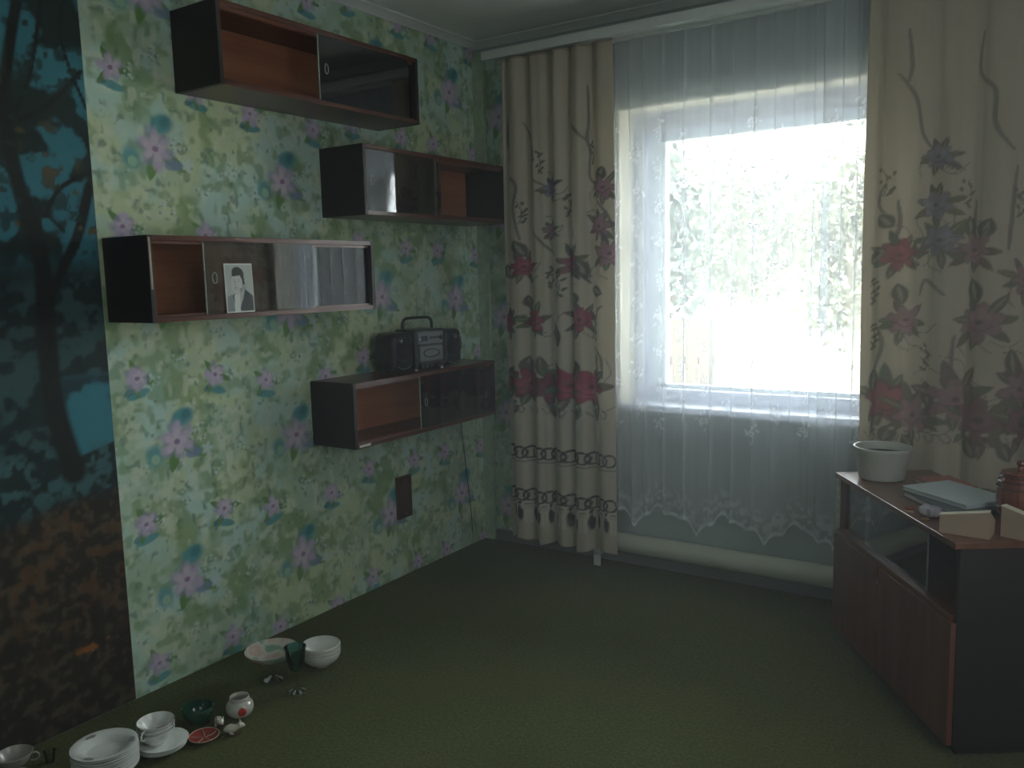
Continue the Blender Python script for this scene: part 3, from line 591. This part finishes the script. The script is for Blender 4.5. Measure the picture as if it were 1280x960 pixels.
def _disc(y, x, z, rad):
    bm = bmesh.new(); prof = [(0, .004), (rad*.5, .003), (rad*.95, .0005), (rad, -.006), (0, -.006)]
    lathe(prof, 24, bm); bmesh.ops.transform(bm, matrix=Matrix.Translation((x, y, z)) @ Matrix.Rotation(PI/2, 4, 'Y'), verts=bm.verts[:]); return bm
stereo()
cord = tube(catmull([(.05, -.50, .985), (.02, -.42, .972), (.03, -.33, .970), (.02, -.26, .972), (.012, -.222, .985), (.006, -.210, .90), (.006, -.205, .60), (.008, -.19, .47), (.006, -.17, .34), (.008, -.15, .17), (.012, -.15, .06)], 6), .0018, 6)
tag(obj('power_cord', cord, BLK), 'thin black power cord running down the wall from the stereo', 'cord')

# wall plate
pt = thing('wall_plate', 'small upright brown rectangular plate fixed to the floral wall below the lowest bookshelf', 'wall plate', (0, -.663, .275))
obj('cover', B((.001, .020, -.047, .047, 0, .195), bev=.004), wood('plate_wood', (.05, .025, .015), (.10, .05, .03), axis=2, sc=2), pt)
for z in (.02, .175): obj('screw', tube([(.019, 0, z), (.0215, 0, z)], .004, 10), GRAYP, pt)

# ------------------------------------------------------------------ cabinet (long axis local X runs from near corner to far corner; local +Y points to its back)
CX, CY = 2.2948, -1.0389; CA = math.atan2(.82883, -.5595)
CL, CD, CH = .84, .350, .62
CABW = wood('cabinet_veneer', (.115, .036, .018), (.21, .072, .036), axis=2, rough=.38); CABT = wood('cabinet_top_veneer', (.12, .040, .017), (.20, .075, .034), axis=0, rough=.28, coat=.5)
cab = thing('low_cabinet', 'brown two-door cabinet with a glass-fronted niche standing askew in the right corner', 'cabinet', (CX, CY, 0), CA)
# local y is +90deg from x: direction (-.8288,-.5595) = towards the room, so the back is at negative y
def cb(x0, x1, d0, d1, z0, z1): return (x0, x1, -d1, -d0, z0, z1)
t = .018
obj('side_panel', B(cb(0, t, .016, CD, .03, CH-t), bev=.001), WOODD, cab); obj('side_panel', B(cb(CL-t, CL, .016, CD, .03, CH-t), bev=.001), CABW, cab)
obj('top_panel', B(cb(0, CL, 0, CD, CH-t, CH), bev=.0015), CABT, cab)
obj('bottom_panel', B(cb(t, CL-t, .018, CD, .03, .048)), CABW, cab)
obj('niche_floor', B(cb(t, CL-t, .004, CD-.004, .392, .41), bev=.001), CABT, cab)
obj('back_panel', B(cb(t, CL-t, CD-.006, CD-.001, .05, CH-t)), plain('black_back_board', (.015, .016, .016), .5), cab)
obj('plinth', B(cb(.02, CL-.02, .035, CD-.02, 0, .03)), WOODD, cab)
for a, b_, k in ((.004, .46, 0), (.468, CL-.004, 1)):
    d = obj('door', B(cb(a, b_, 0, .016, .035, .390), bev=.0015), CABW, cab)
    kx = b_-.03 if k == 0 else a+.03
    obj('knob', tube([(kx, .0, .352), (kx, .010, .352), (kx, .016, .352)], [.004, .004, .008], 12), plain('dull_metal_knob', (.25, .24, .2), .35, metal=1), d)
for k, (a, b_, dd) in enumerate(((.19, .62, .022), (.33, CL-t-.003, .032))):
    g = obj('glass_pane', B(cb(a, b_, dd, dd+.004, .412, CH-t-.002)), GLASS, cab)
    obj('glass_edge', B(cb(a-.0012, a+.0012, dd-.0003, dd+.0043, .412, CH-t-.002)), plain('ground_glass_edge', (.35, .40, .37), .25), g)
obj('chrome_strip', B(cb(CL-t, CL-.001, .006, .016, .412, CH-t), bev=.002), plain('pale_worn_edging', (.5, .48, .42), .35, var=.6, scale=45), cab)
def onc(x, d, z=CH):
    ux, uy = math.cos(CA), math.sin(CA); return (CX+ux*x+uy*d, CY+uy*x-ux*d, z)

# pot
pot = thing('plant_pot', 'wide pale grey-green pot at the far end of the cabinet by the window', 'pot', onc(.735, .125)); pot.scale = (.86, .86, .90)
PW = plain('pale_glazed_pot', (.52, .55, .48), .4, var=.08)
obj('pot_body', lathe([(0, .004), (.082, .0), (.088, .004), (.106, .105), (.112, .112), (.113, .128), (.105, .128), (.100, .115), (.085, .03), (0, .03)], 44), PW, pot, True)
obj('soil', lathe([(0, .100), (.04, .104), (.098, .098)], 24), plain('dry_soil', (.10, .075, .05), .95, var=.4, scale=90), pot)
# books
BK = plain('grey_book_cloth', (.52, .60, .62), .5); PG = plain('page_edges', (.62, .62, .56), .8); BR = plain('red_book_cover', (.42, .17, .13), .55); BD = plain('dark_book_cover', (.10, .12, .13), .5)
def book(name, label, loc, rz, w_, d, h, m, pages=PG):
    r = thing(name, label, 'book', loc, rz, None)
    obj('cover', B((-w_/2, w_/2, -d/2, d/2, 0, .0025), (-w_/2, w_/2, -d/2, d/2, h-.0025, h), (-w_/2, -w_/2+.003, -d/2, d/2, .0025, h-.0025), bev=.0006), m, r)
    obj('pages', B((-w_/2+.0032, w_/2-.004, -d/2+.004, d/2-.004, .0026, h-.0026)), pages, r)
    return r
book('book', 'red-covered book lying at the back edge of the cabinet under the grey book', onc(.585, .272), CA+.05, .16, .13, .020, BR)
book('book', 'dark book with pale page edges lying under the large grey book on the cabinet', onc(.365, .185, CH), CA+.05, .25, .19, .0195, BD)
book('book', 'large pale grey book lying on top of the books stacked on the cabinet', onc(.395, .212, CH+.0205), CA+.30, .26, .19, .014, BK)
# soap-like folded cloth
def lump(name, label, cat, loc, a, b_, h, m, seed, rz=0):
    bm = bmesh.new(); bmesh.ops.create_icosphere(bm, subdivisions=4, radius=1); g = random.Random(seed); o1 = g.uniform(0, 9)
    for v_ in bm.verts:
        n_ = 1+.10*math.sin(v_.co.x*5+o1)*math.cos(v_.co.y*4+o1)+.05*math.sin(v_.co.y*11+o1*2+v_.co.x*4)
        v_.co = Vector((v_.co.x*a*n_, v_.co.y*b_*n_, max(0, (v_.co.z*.5+.42))*h*n_))
    o = obj(name, bm, m, None, True); o.location = loc; o.rotation_euler = (0, 0, rz); return tag(o, label, cat)
lump('crumpled_cloth', 'small pale lilac crumpled cloth beside the stacked books on the cabinet', 'cloth', onc(.262, .062), .042, .030, .032, plain('lilac_cloth', (.38, .35, .40), .8, bump=.5), 2, CA)
for k, (x, d, a) in enumerate(((.33, .035, .014), (.295, .018, .011), (.215, .024, .012))):
    lump('crumb', ('reddish dry scrap lying left of the lilac cloth', 'small pale scrap lying at the cabinet edge before the lilac cloth', 'brownish scrap lying between lilac cloth and cardboard box')[k], 'scrap', onc(x, d), a, a*.6, a*.7, plain('dry_scrap', ((.35, .10, .06), (.5, .36, .22), (.32, .2, .1))[k], .9), 7+k)
# open cardboard boxes
CB = plain('brown_cardboard', (.36, .27, .19), .8, var=.1); CBI = plain('pale_card_inside', (.66, .62, .48), .8)
def tray(name, label, loc, rz, w_, d, h0, h1, m):
    """open box whose near walls rise from h0 to h1"""
    r = thing(name, label, 'box', loc, rz); th = .004
    def wall(p, q, ha, hb, nm='wall'):
        (x0, y0), (x1, y1) = p, q; L_ = math.hypot(x1-x0, y1-y0); nx, ny = -(y1-y0)/L_*th, (x1-x0)/L_*th
        bm = bmesh.new(); V = [bm.verts.new(c) for c in ((x0, y0, .003), (x1, y1, .003), (x1, y1, hb), (x0, y0, ha), (x0+nx, y0+ny, .003), (x1+nx, y1+ny, .003), (x1+nx, y1+ny, hb), (x0+nx, y0+ny, ha))]
        for f in ((0, 1, 2, 3), (4, 7, 6, 5), (0, 4, 5, 1), (1, 5, 6, 2), (2, 6, 7, 3), (3, 7, 4, 0)): bm.faces.new([V[i] for i in f])
        return obj(nm, bm, m, r)
    wall((0, 0), (w_, 0), h0, h1, 'front_wall'); wall((w_, th), (w_, d-th), h1, h0*.8, 'side_wall'); wall((w_, d), (0, d), h0*.8, h0*.7, 'back_wall'); wall((0, d-th), (0, th), h0*.7, h0, 'side_wall')
    obj('base', B((0, w_, 0, d, 0, .003)), m, r)
    bm = prism([(0, 0), (w_, 0), (w_+.002, -.024), (-.002, -.024)], 0, .0025)
    bmesh.ops.transform(bm, matrix=Matrix.Translation((0, .024, h0)) @ Matrix.Rotation(-math.atan2(h1-h0, w_), 4, 'Y'), verts=bm.verts[:])
    obj('folded_rim', bm, CBI, r)
    return r
# boxes face the camera along the near end of the cabinet
tray('cardboard_box', 'low open cardboard box with slanted rim at the near corner of the cabinet', (2.245, -.955, CH+.0005), -.10, .125, .075, .050, .076, CB)
tray('cardboard_box', 'second open cardboard box with peaked rim at the right edge by the barrel', (2.392, -.915, CH+.0005), -.35, .125, .075, .085, .055, CB)
# barrel mug
brl = thing('barrel_mug', 'reddish brown ringed wooden barrel mug standing behind the cardboard boxes', 'mug', (2.424, -.708, CH))
BRW = wood('barrel_wood', (.13, .035, .02), (.26, .085, .05), axis=2, rough=.22, coat=.7, sc=2)
nst = 16
def barrel_r(z): return .048+.014*math.sin(PI*min(1, z/.135))
for k in range(nst):
    bm = bmesh.new(); zz = [0, .02, .045, .07, .095, .12, .135]; V = []
    for z in zz:
        for rr in (barrel_r(z), barrel_r(z)-.008):
            for a_ in (2*PI*(k+.04)/nst, 2*PI*(k+.96)/nst): V.append(bm.verts.new((rr*math.cos(a_), rr*math.sin(a_), z)))
    for i in range(len(zz)-1):
        q = i*4; n_ = q+4
        bm.faces.new((V[q], V[q+1], V[n_+1], V[n_])); bm.faces.new((V[q+2], V[n_+2], V[n_+3], V[q+3])); bm.faces.new((V[q], V[n_], V[n_+2], V[q+2])); bm.faces.new((V[q+1], V[q+3], V[n_+3], V[n_+1]))
    bm.faces.new((V[0], V[2], V[3], V[1])); bm.faces.new((V[-4], V[-3], V[-1], V[-2]))
    obj('stave', bm, BRW, brl)
for z in (.022, .040, .098, .116, .130):
    obj('hoop', tube([((barrel_r(z)+.001)*math.cos(q*PI/20), (barrel_r(z)+.001)*math.sin(q*PI/20), z) for q in range(40)], .0032, 8, closed=True), plain('dark_glossy_hoop', (.10, .03, .025), .15, coat=1), brl, True)
obj('base', lathe([(0, .002), (.042, .002), (.042, .01), (0, .01)], 20), BRW, brl)
obj('lid', lathe([(0, .150), (.008, .160), (.012, .168), (.008, .176), (0, .178)], 20).__class__ and lathe([(.050, .1355), (.051, .141), (.035, .147), (.010, .150), (.008, .158), (.013, .166), (.010, .174), (0, .177)], 28), BRW, brl, True)

# ------------------------------------------------------------------ dishes on the floor
def bowl_prof(r0, r1, h, th=.0035, foot=.006):
    o_ = []; n = 8
    o_ += [(0, foot*.5), (r0*.9, foot*.5), (r0*.92, 0), (r0, 0), (r0*1.02, foot)]
    for k in range(1, n+1): a_ = k/n; o_.append((r0*1.02+(r1-r0*1.02)*math.sin(a_*PI/2), foot+(h-foot)*(1-math.cos(a_*PI/2))**.9))
    for k in range(n, -1, -1): a_ = k/n; o_.append(((r0*1.0+(r1-r0*1.02)*math.sin(a_*PI/2))-th, foot+th+(h-foot-th*(1 if k < n else 0)*1)*(1-math.cos(a_*PI/2))**.9 - (th if k == n else 0)*0))
    o_.append((0, foot+th)); return o_
GOLD = plain('worn_gold_rim', (.42, .30, .14), .3, metal=.8)
def rim(r, z, m, parent, w_=.0012):
    return obj('rim_band', tube([(r*math.cos(q*PI/24), r*math.sin(q*PI/24), z) for q in range(48)], w_, 6, closed=True), m, parent, True)
def dish(name, label, cat, loc, prof, m=WHITE, rz=0, group=None, gold=None, decor=None, handle=None, tilt=None):
    r = thing(name, label, cat, loc, rz, group)
    body = obj('body', lathe(prof, 48), m, r, True)
    if gold: rim(gold[0], gold[1], GOLD, r)
    if handle:
        R_, z0, z1 = handle; zc = (z0+z1)/2; hh = (z1-z0)/2
        obj('handle', tube(catmull([(R_-.004, 0, z1), (R_+.016, 0, z1+.003), (R_+.026, 0, zc), (R_+.014, 0, z0-.001), (R_-.006, 0, z0)], 6), .0035, 8), m, r, True)
    if decor: decor(r)
    if tilt: r.rotation_euler = (tilt[0], tilt[1], rz)
    return r
GREYP = plain('grey_rose_transfer', (.30, .33, .33), .3, var=.5, scale=50)
# soup plates in a stack
pp_ = [(0, .003), (.058, .003), (.060, 0), (.064, 0), (.068, .006), (.084, .022), (.118, .031), (.1185, .033), (.117, .0335), (.083, .026), (.066, .010), (.055, .007), (0, .007)]
def plate_decor(r):
    for k in range(3):
        a_ = .5+k*2.1
        o_ = obj('rose_transfer', prism([((.099+.011*math.cos(q*PI/6)*(1+.3*math.sin(q*2)))*math.cos(a_)-.020*math.sin(q*PI/6)*math.sin(a_), (.099+.011*math.cos(q*PI/6)*(1+.3*math.sin(q*2)))*math.sin(a_)+.020*math.sin(q*PI/6)*math.cos(a_)) for q in range(12)], .0303, .0312), GREYP, r)
PLX, PLY = .322, -2.322
names_ = ['lowest', 'second from bottom', 'third from bottom', 'fourth from bottom', 'fifth from bottom', 'fifth from top', 'fourth from top', 'third from top', 'second from top', 'topmost']
first = None
for k in range(10):
    dx, dy = random.uniform(-.0015, .0015), random.uniform(-.0015, .0015); lab = 'white soup plate, %s of the tall stack on the carpet' % names_[k]
    if k == 9: lab = 'white soup plate with faint grey roses, topmost of the tall stack on the carpet'
    if first is None:
        first = dish('soup_plate', lab, 'plate', (PLX+dx, PLY+dy, .001), pp_, group='soup plates stacked on the carpet'); first.scale = (.74,)*3
    else:
        c = dup(first, (PLX+dx, PLY+dy, .001+k*.0068), random.uniform(0, 6), lab)
        if k == 9: plate_decor(c)
# saucers and cups
sp = [(0, .002), (.030, .002), (.032, 0), (.036, 0), (.050, .006), (.088, .019), (.0885, .021), (.087, .0215), (.050, .010), (.034, .006), (0, .006)]
SX, SY = .350, -2.166
f2 = None
for k in range(4):
    lab = 'white saucer, %s of the small stack under the nested cups' % ['lowest', 'second from bottom', 'second from top', 'topmost'][k]
    if f2 is None: f2 = dish('saucer', lab, 'saucer', (SX, SY, .001), sp, group='saucers under the cups'); f2.scale = (.8,)*3
    else: dup(f2, (SX+.003*k, SY, .001+k*.0050), k, lab)
cp = [(0, .003), (.024, .003), (.025, 0), (.029, 0), (.031, .004), (.040, .012), (.055, .030), (.064, .052), (.066, .056), (.064, .057), (.061, .050), (.052, .031), (.038, .015), (.028, .008), (0, .007)]
cz = .001+.0050*3+.0055
f3 = None
for k, n_ in enumerate(['lowest', 'middle', 'topmost with a chipped reddish rim,']):
    lab = 'white tea cup, %s of the three nested on the saucers' % n_
    if f3 is None: f3 = dish('tea_cup', lab, 'cup', (SX-.012, SY-.008, cz), cp, group='tea cups nested on the saucers', handle=(.060, .018, .044), rz=-2.2); f3.scale = (.8,)*3
    else:
        c = dup(f3, (SX-.012+.001*k, SY-.008, cz+k*.013), -2.2+.5*k, lab)
        if k == 2: obj('rim_band', tube([(.0648*math.cos(q*PI/24), .0648*math.sin(q*PI/24), .0572) for q in range(5, 24)], .0013, 6), plain('brown_rim_glaze', (.25, .10, .07), .3), c)
# cups at the lower left corner
dish('tea_cup', 'pale cup standing at the lower left corner beside the mural', 'cup', (.068, -2.447, .001), cp, plain('beige_porcelain', (.42, .40, .35), .25, coat=.4), handle=(.060, .018, .044), rz=.9).scale = (.75,)*3
dish('small_cup', 'small white cup lying nearest the lower left corner of the view', 'cup', (.178, -2.500, .001), [(r_*.8, z_*.8) for r_, z_ in cp], handle=(.049, .014, .036), rz=.7).scale = (.8,)*3
CG = thin_glass('clear_drinking_glass', refl=2.2)
gls = dish('shot_glass', 'tiny clear glass between the corner cups and the plate stack', 'glass', (.128, -2.378, .001), [(0, .004), (.016, .004), (.017, 0), (.0195, 0), (.0215, .012), (.026, .055), (.0265, .057), (.0245, .057), (.020, .012), (.016, .008), (0, .008)], CG); gls.scale = (.6,)*3
# round glass jar / sugar bowl
def jar_decor(r):
    obj('red_patch', lathe([(.0548, .022), (.0568, .034), (.0562, .046), (.0535, .052)], 12).__class__ and _patch(.0566, .036, -.5, .30, .018), plain('red_transfer', (.50, .04, .03), .3), r, True)
    rim(.0372, .075, plain('glass_rim_band', (.55, .55, .5), .15), r, .0022); rim(.0375, .066, plain('glass_rim_band', (.5, .5, .46), .15), r, .0014)
def _patch(R_, zc, ac, da, dz_):
    bm = bmesh.new(); nu, nv = 8, 6; G = []
    for i in range(nu+1):
        row = []
        for j in range(nv+1):
            a_ = ac+da*(2*i/nu-1); z = zc+dz_*(2*j/nv-1)*math.sqrt(max(0.05, 1-((2*i/nu-1))**2)); rad = R_-14*(z-.036)**2
            row.append(bm.verts.new((rad*math.cos(a_), rad*math.sin(a_), z)))
        G.append(row)
    for i in range(nu):
        for j in range(nv): bm.faces.new((G[i][j], G[i+1][j], G[i+1][j+1], G[i][j+1]))
    return bm
MILK = plain('milky_glass', (.58, .57, .50), .12, coat=.8, var=.05)
dish('sugar_bowl', 'round milky glass sugar bowl with a red patch standing on the carpet', 'jar', (.388, -1.914, .001), [(0, .003), (.030, .003), (.033, 0), (.040, .003), (.052, .018), (.056, .036), (.052, .054), (.042, .064), (.037, .067), (.036, .076), (.038, .082), (.0355, .082), (.033, .074), (.034, .066), (.048, .052), (.051, .036), (.046, .018), (.030, .008), (0, .008)], MILK, decor=jar_decor).scale = (.78,)*3
# green bowl
dish('green_glass_bowl', 'dark green glass bowl standing on the carpet behind the red dish', 'bowl', (.312, -2.012, .001), bowl_prof(.024, .049, .050), plain('dark_green_glass', (.008, .07, .035), .12, coat=.8))
# red patterned saucer
RED = plain('red_glaze', (.34, .045, .035), .25, coat=.4); CRS = plain('cream_slip_lines', (.55, .40, .30), .4)
def cross(r):
    for k in range(5):
        a_ = k*PI/5*2; obj('slip_line', tube([(.006*math.cos(a_), .006*math.sin(a_), .0078), (.030*math.cos(a_), .030*math.sin(a_), .0088), (.047*math.cos(a_+.1), .047*math.sin(a_+.1), .0148)], .0014, 6), CRS, r)
    rim(.0555, .0175, CRS, r, .0018)
dish('red_dish', 'small red dish with pale crossing lines on the carpet', 'dish', (.412, -2.066, .001), [(0, .0), (.030, 0), (.034, .002), (.056, .016), (.0555, .0175), (.034, .006), (0, .006)], RED, decor=cross).scale = (.78,)*3
# two little porcelain birds / figurines
POR = plain('cream_porcelain', (.66, .62, .52), .25, coat=.5, var=.05)
def figurine(label, loc, rz, s_):
    r = thing('porcelain_figurine', label, 'figurine', loc, rz); r.scale = (s_,)*3
    bm = bmesh.new()
    pts = [(-.030, 0, .016, .006), (-.020, 0, .020, .014), (-.004, 0, .022, .0175), (.012, 0, .022, .015), (.024, 0, .028, .010), (.034, 0, .033, .0135), (.044, 0, .031, .008), (.050, 0, .029, .003)]
    bm = tube([p[:3] for p in pts], [p[3] for p in pts], 14); obj('body', bm, POR, r, True)
    for y in (-.011, .011): obj('leg', tube([(-.006, y, .012), (.002, y*1.2, .004), (.010, y*1.3, .004)], [.006, .005, .004], 8), POR, r, True); obj('ear', tube([(.031, y*.8, .042), (.028, y*1.1, .049)], [.005, .002], 8), POR, r, True)
    obj('base', prism([(.034*math.cos(q*PI/8)-.002, .020*math.sin(q*PI/8)) for q in range(16)], 0, .005), plain('dark_brown_glaze', (.09, .055, .035), .3), r)
    return r
figurine('small white porcelain figurine leaning toward the dark green bowl', (.385, -1.992, .001), -.4, .75)
figurine('small cream porcelain figurine right of the red dish', (.458, -2.000, .001), .7, .78)
# stemmed fruit bowl
PTN, nt, b = newmat('rose_patterned_porcelain'); N = nt.nodes; L = nt.links
tc = N.new('ShaderNodeTexCoord'); no = N.new('ShaderNodeTexNoise'); no.inputs['Scale'].default_value = 13; no.inputs['Detail'].default_value = 2; L.new(tc.outputs['Object'], no.inputs['Vector'])
cr = N.new('ShaderNodeValToRGB'); cr.color_ramp.interpolation = 'EASE'
for e_, (ps, cl) in zip([cr.color_ramp.elements[0], cr.color_ramp.elements[1], cr.color_ramp.elements.new(.5), cr.color_ramp.elements.new(.60)], ((.36, (.25, .42, .30, 1)), (.68, (.50, .16, .17, 1)), (.44, (.62, .60, .52, 1)), (.56, (.60, .42, .38, 1)))): e_.position = ps; e_.color = cl
L.new(no.outputs['Fac'], cr.inputs[0]); L.new(cr.outputs[0], b.inputs['Base Color']); b.inputs['Roughness'].default_value = .15; b.inputs['Coat Weight'].default_value = .6
def stem_decor(r):
    obj('stem', lathe([(.008, .066), (.006, .055), (.0055, .035), (.008, .018), (.026, .006), (.036, .002), (.036, 0), (0, 0)], 28), CG, r, True)
dish('fruit_bowl', 'wide shallow rose patterned bowl raised on a clear glass foot', 'bowl', (.290, -1.695, .001), [(0, .066), (.012, .066), (.04, .071), (.080, .086), (.101, .108), (.1015, .111), (.099, .111), (.078, .090), (.04, .076), (0, .071)], PTN, decor=stem_decor).scale = (.89, .89, 1)
# teal stemmed glass
TG = thin_glass('teal_glass', (.45, .78, .76), 2.0)
def tstem(r):
    obj('stem', lathe([(.010, .072), (.0075, .060), (.010, .045), (.0075, .030), (.014, .012), (.032, .004), (.034, 0), (0, 0)], 24), CG, r, True)
dish('teal_goblet', 'tall teal glass goblet with clear stem in front of the raised bowl', 'glass', (.428, -1.712, .001), [(0, .073), (.012, .074), (.024, .084), (.034, .110), (.041, .160), (.042, .163), (.039, .163), (.032, .110), (.022, .087), (0, .079)], TG, decor=tstem).scale = (.88, .88, .97)
# stacked bowls
f4 = None
for k in range(3):
    lab = 'white bowl with worn gilt rim, %s of the three bowls near the raised bowl' % ['lowest', 'middle', 'topmost'][k]
    if f4 is None: f4 = dish('small_bowl', lab, 'bowl', (.350, -1.527, .001), bowl_prof(.028, .070, .052), gold=(.0683, .0525), group='gilt rimmed bowls stacked on the carpet')
    else: dup(f4, (.350, -1.527, .001+k*.0125), k*1.3, lab)

# ------------------------------------------------------------------ outside
yard = plain('pale_dry_yard', (.62, .60, .54), .95, var=.15, scale=.6)
struct(obj('yard_ground', B((-40, 40, .36, 80, -.75, -.6)), yard))
LEAF = [plain('pale_birch_leaves', (.085, .095, .070), .7, var=.3, scale=1.5), plain('light_yellow_leaves', (.105, .11, .075), .7, var=.3, scale=1.5), plain('grey_green_leaves', (.075, .09, .078), .7, var=.3, scale=1.5)]
BARK = plain('grey_bark', (.20, .18, .15), .9, var=.3, scale=12)
def tree(label, x, y, h, r, mi, seed, n=2600):
    g = np.random.default_rng(seed); root = thing('garden_tree', label, 'tree', (x, y, -.6), 0, None)
    tr_ = tube([(0, 0, -.02), (.05, 0, h*.3), (-.04, .05, h*.6), (0, 0, h*.9)], [.13, .10, .07, .02], 10)
    for k in range(7):
        a_ = k*2.4; z = h*(.35+.07*k); tube([(0, 0, z), (r*.5*math.cos(a_), r*.5*math.sin(a_), z+h*.1), (r*.8*math.cos(a_), r*.8*math.sin(a_), z+h*.14)], [.045, .03, .01], 6, tr_)
    obj('trunk', tr_, BARK, root, True)
    # leaf clumps
    cl = g.normal(size=(34, 3)); cl /= np.linalg.norm(cl, axis=1)[:, None]; cl *= (g.random(34)**.4)[:, None]; cl *= [r*.8, r*.8, h*.36]; cl[:, 2] += h*.62
    c = cl[g.integers(0, 34, n)]+g.normal(size=(n, 3))*[r*.17, r*.17, h*.05]
    s_ = g.uniform(.05, .10, n); d1 = g.normal(size=(n, 3)); d1 /= np.linalg.norm(d1, axis=1)[:, None]; d2 = np.cross(d1, g.normal(size=(n, 3))); d2 /= np.linalg.norm(d2, axis=1)[:, None]
    V = np.stack([c-d1*s_[:, None], c-d2*s_[:, None]*.5, c+d1*s_[:, None], c+d2*s_[:, None]*.5], 1).reshape(-1, 3)
    me = bpy.data.meshes.new('foliage'); me.from_pydata(V.tolist(), [], [(4*i, 4*i+1, 4*i+2, 4*i+3) for i in range(n)]); me.materials.append(LEAF[mi])
    f = bpy.data.objects.new('foliage', me); C.objects.link(f); f.parent = root; f['kind'] = 'stuff'
tree('pale tree standing at the left of the window view behind the fence', -1.75, 5.6, 3.7, .80, 2, 1)
tree('light leafy tree standing at the right half of the window view', .0, 8.6, 3.6, .95, 1, 2)
tree('broad grey-green tree farther back at the centre of the window view', -2.7, 12.2, 4.1, 1.7, 0, 3, 3200)
tree('tall faint tree at the far right of the window view beside the curtain', .2, 11.4, 4.6, 1.1, 2, 4)
tree('faint farthest tree seen low between the nearer trees in the window', -5.2, 17.0, 5.0, 2.0, 0, 5)
fen = thing('board_fence', 'pale upright board fence seen low at the left of the window', 'fence', (-.75, 4.4, -.6))
FB = plain('weathered_boards', (.060, .050, .040), .85, var=.2, scale=9)
fme = None
for k in range(9):
    if fme is None:
        o = obj('board', B((0, .135, -.01, .01, 0, 1.50), bev=.004), FB, fen); fme = o
    else: o = fme.copy(); C.objects.link(o)
    o.parent = fen; o.location = (-.95+k*.145, 0, random.uniform(-.01, .015))
for x in (-.9, .28): obj('fence_post', B((x, x+.09, .05, .14, 0, 1.5)), plain('pale_post', (.35, .33, .29), .8), fen)
obj('fence_rail', B((-.95, .36, .011, .05, .3, .38), (-.95, .36, .011, .05, 1.05, 1.13)), FB, fen)

# ------------------------------------------------------------------ scattering volume added in the room to imitate lens glare
hz = bpy.data.materials.new('glare_haze_mat'); hz.use_nodes = True; nt = hz.node_tree; nt.nodes.remove(nt.nodes['Principled BSDF'])
vs_ = nt.nodes.new('ShaderNodeVolumeScatter'); vs_.inputs['Color'].default_value = (.93, .97, 1, 1); vs_.inputs['Density'].default_value = .034; vs_.inputs['Anisotropy'].default_value = .55
nt.links.new(vs_.outputs[0], nt.nodes['Material Output'].inputs['Volume'])
struct(obj('glare_haze', B((.001, RX-.001, RY+.001, -.001, .001, H-.001)), hz))
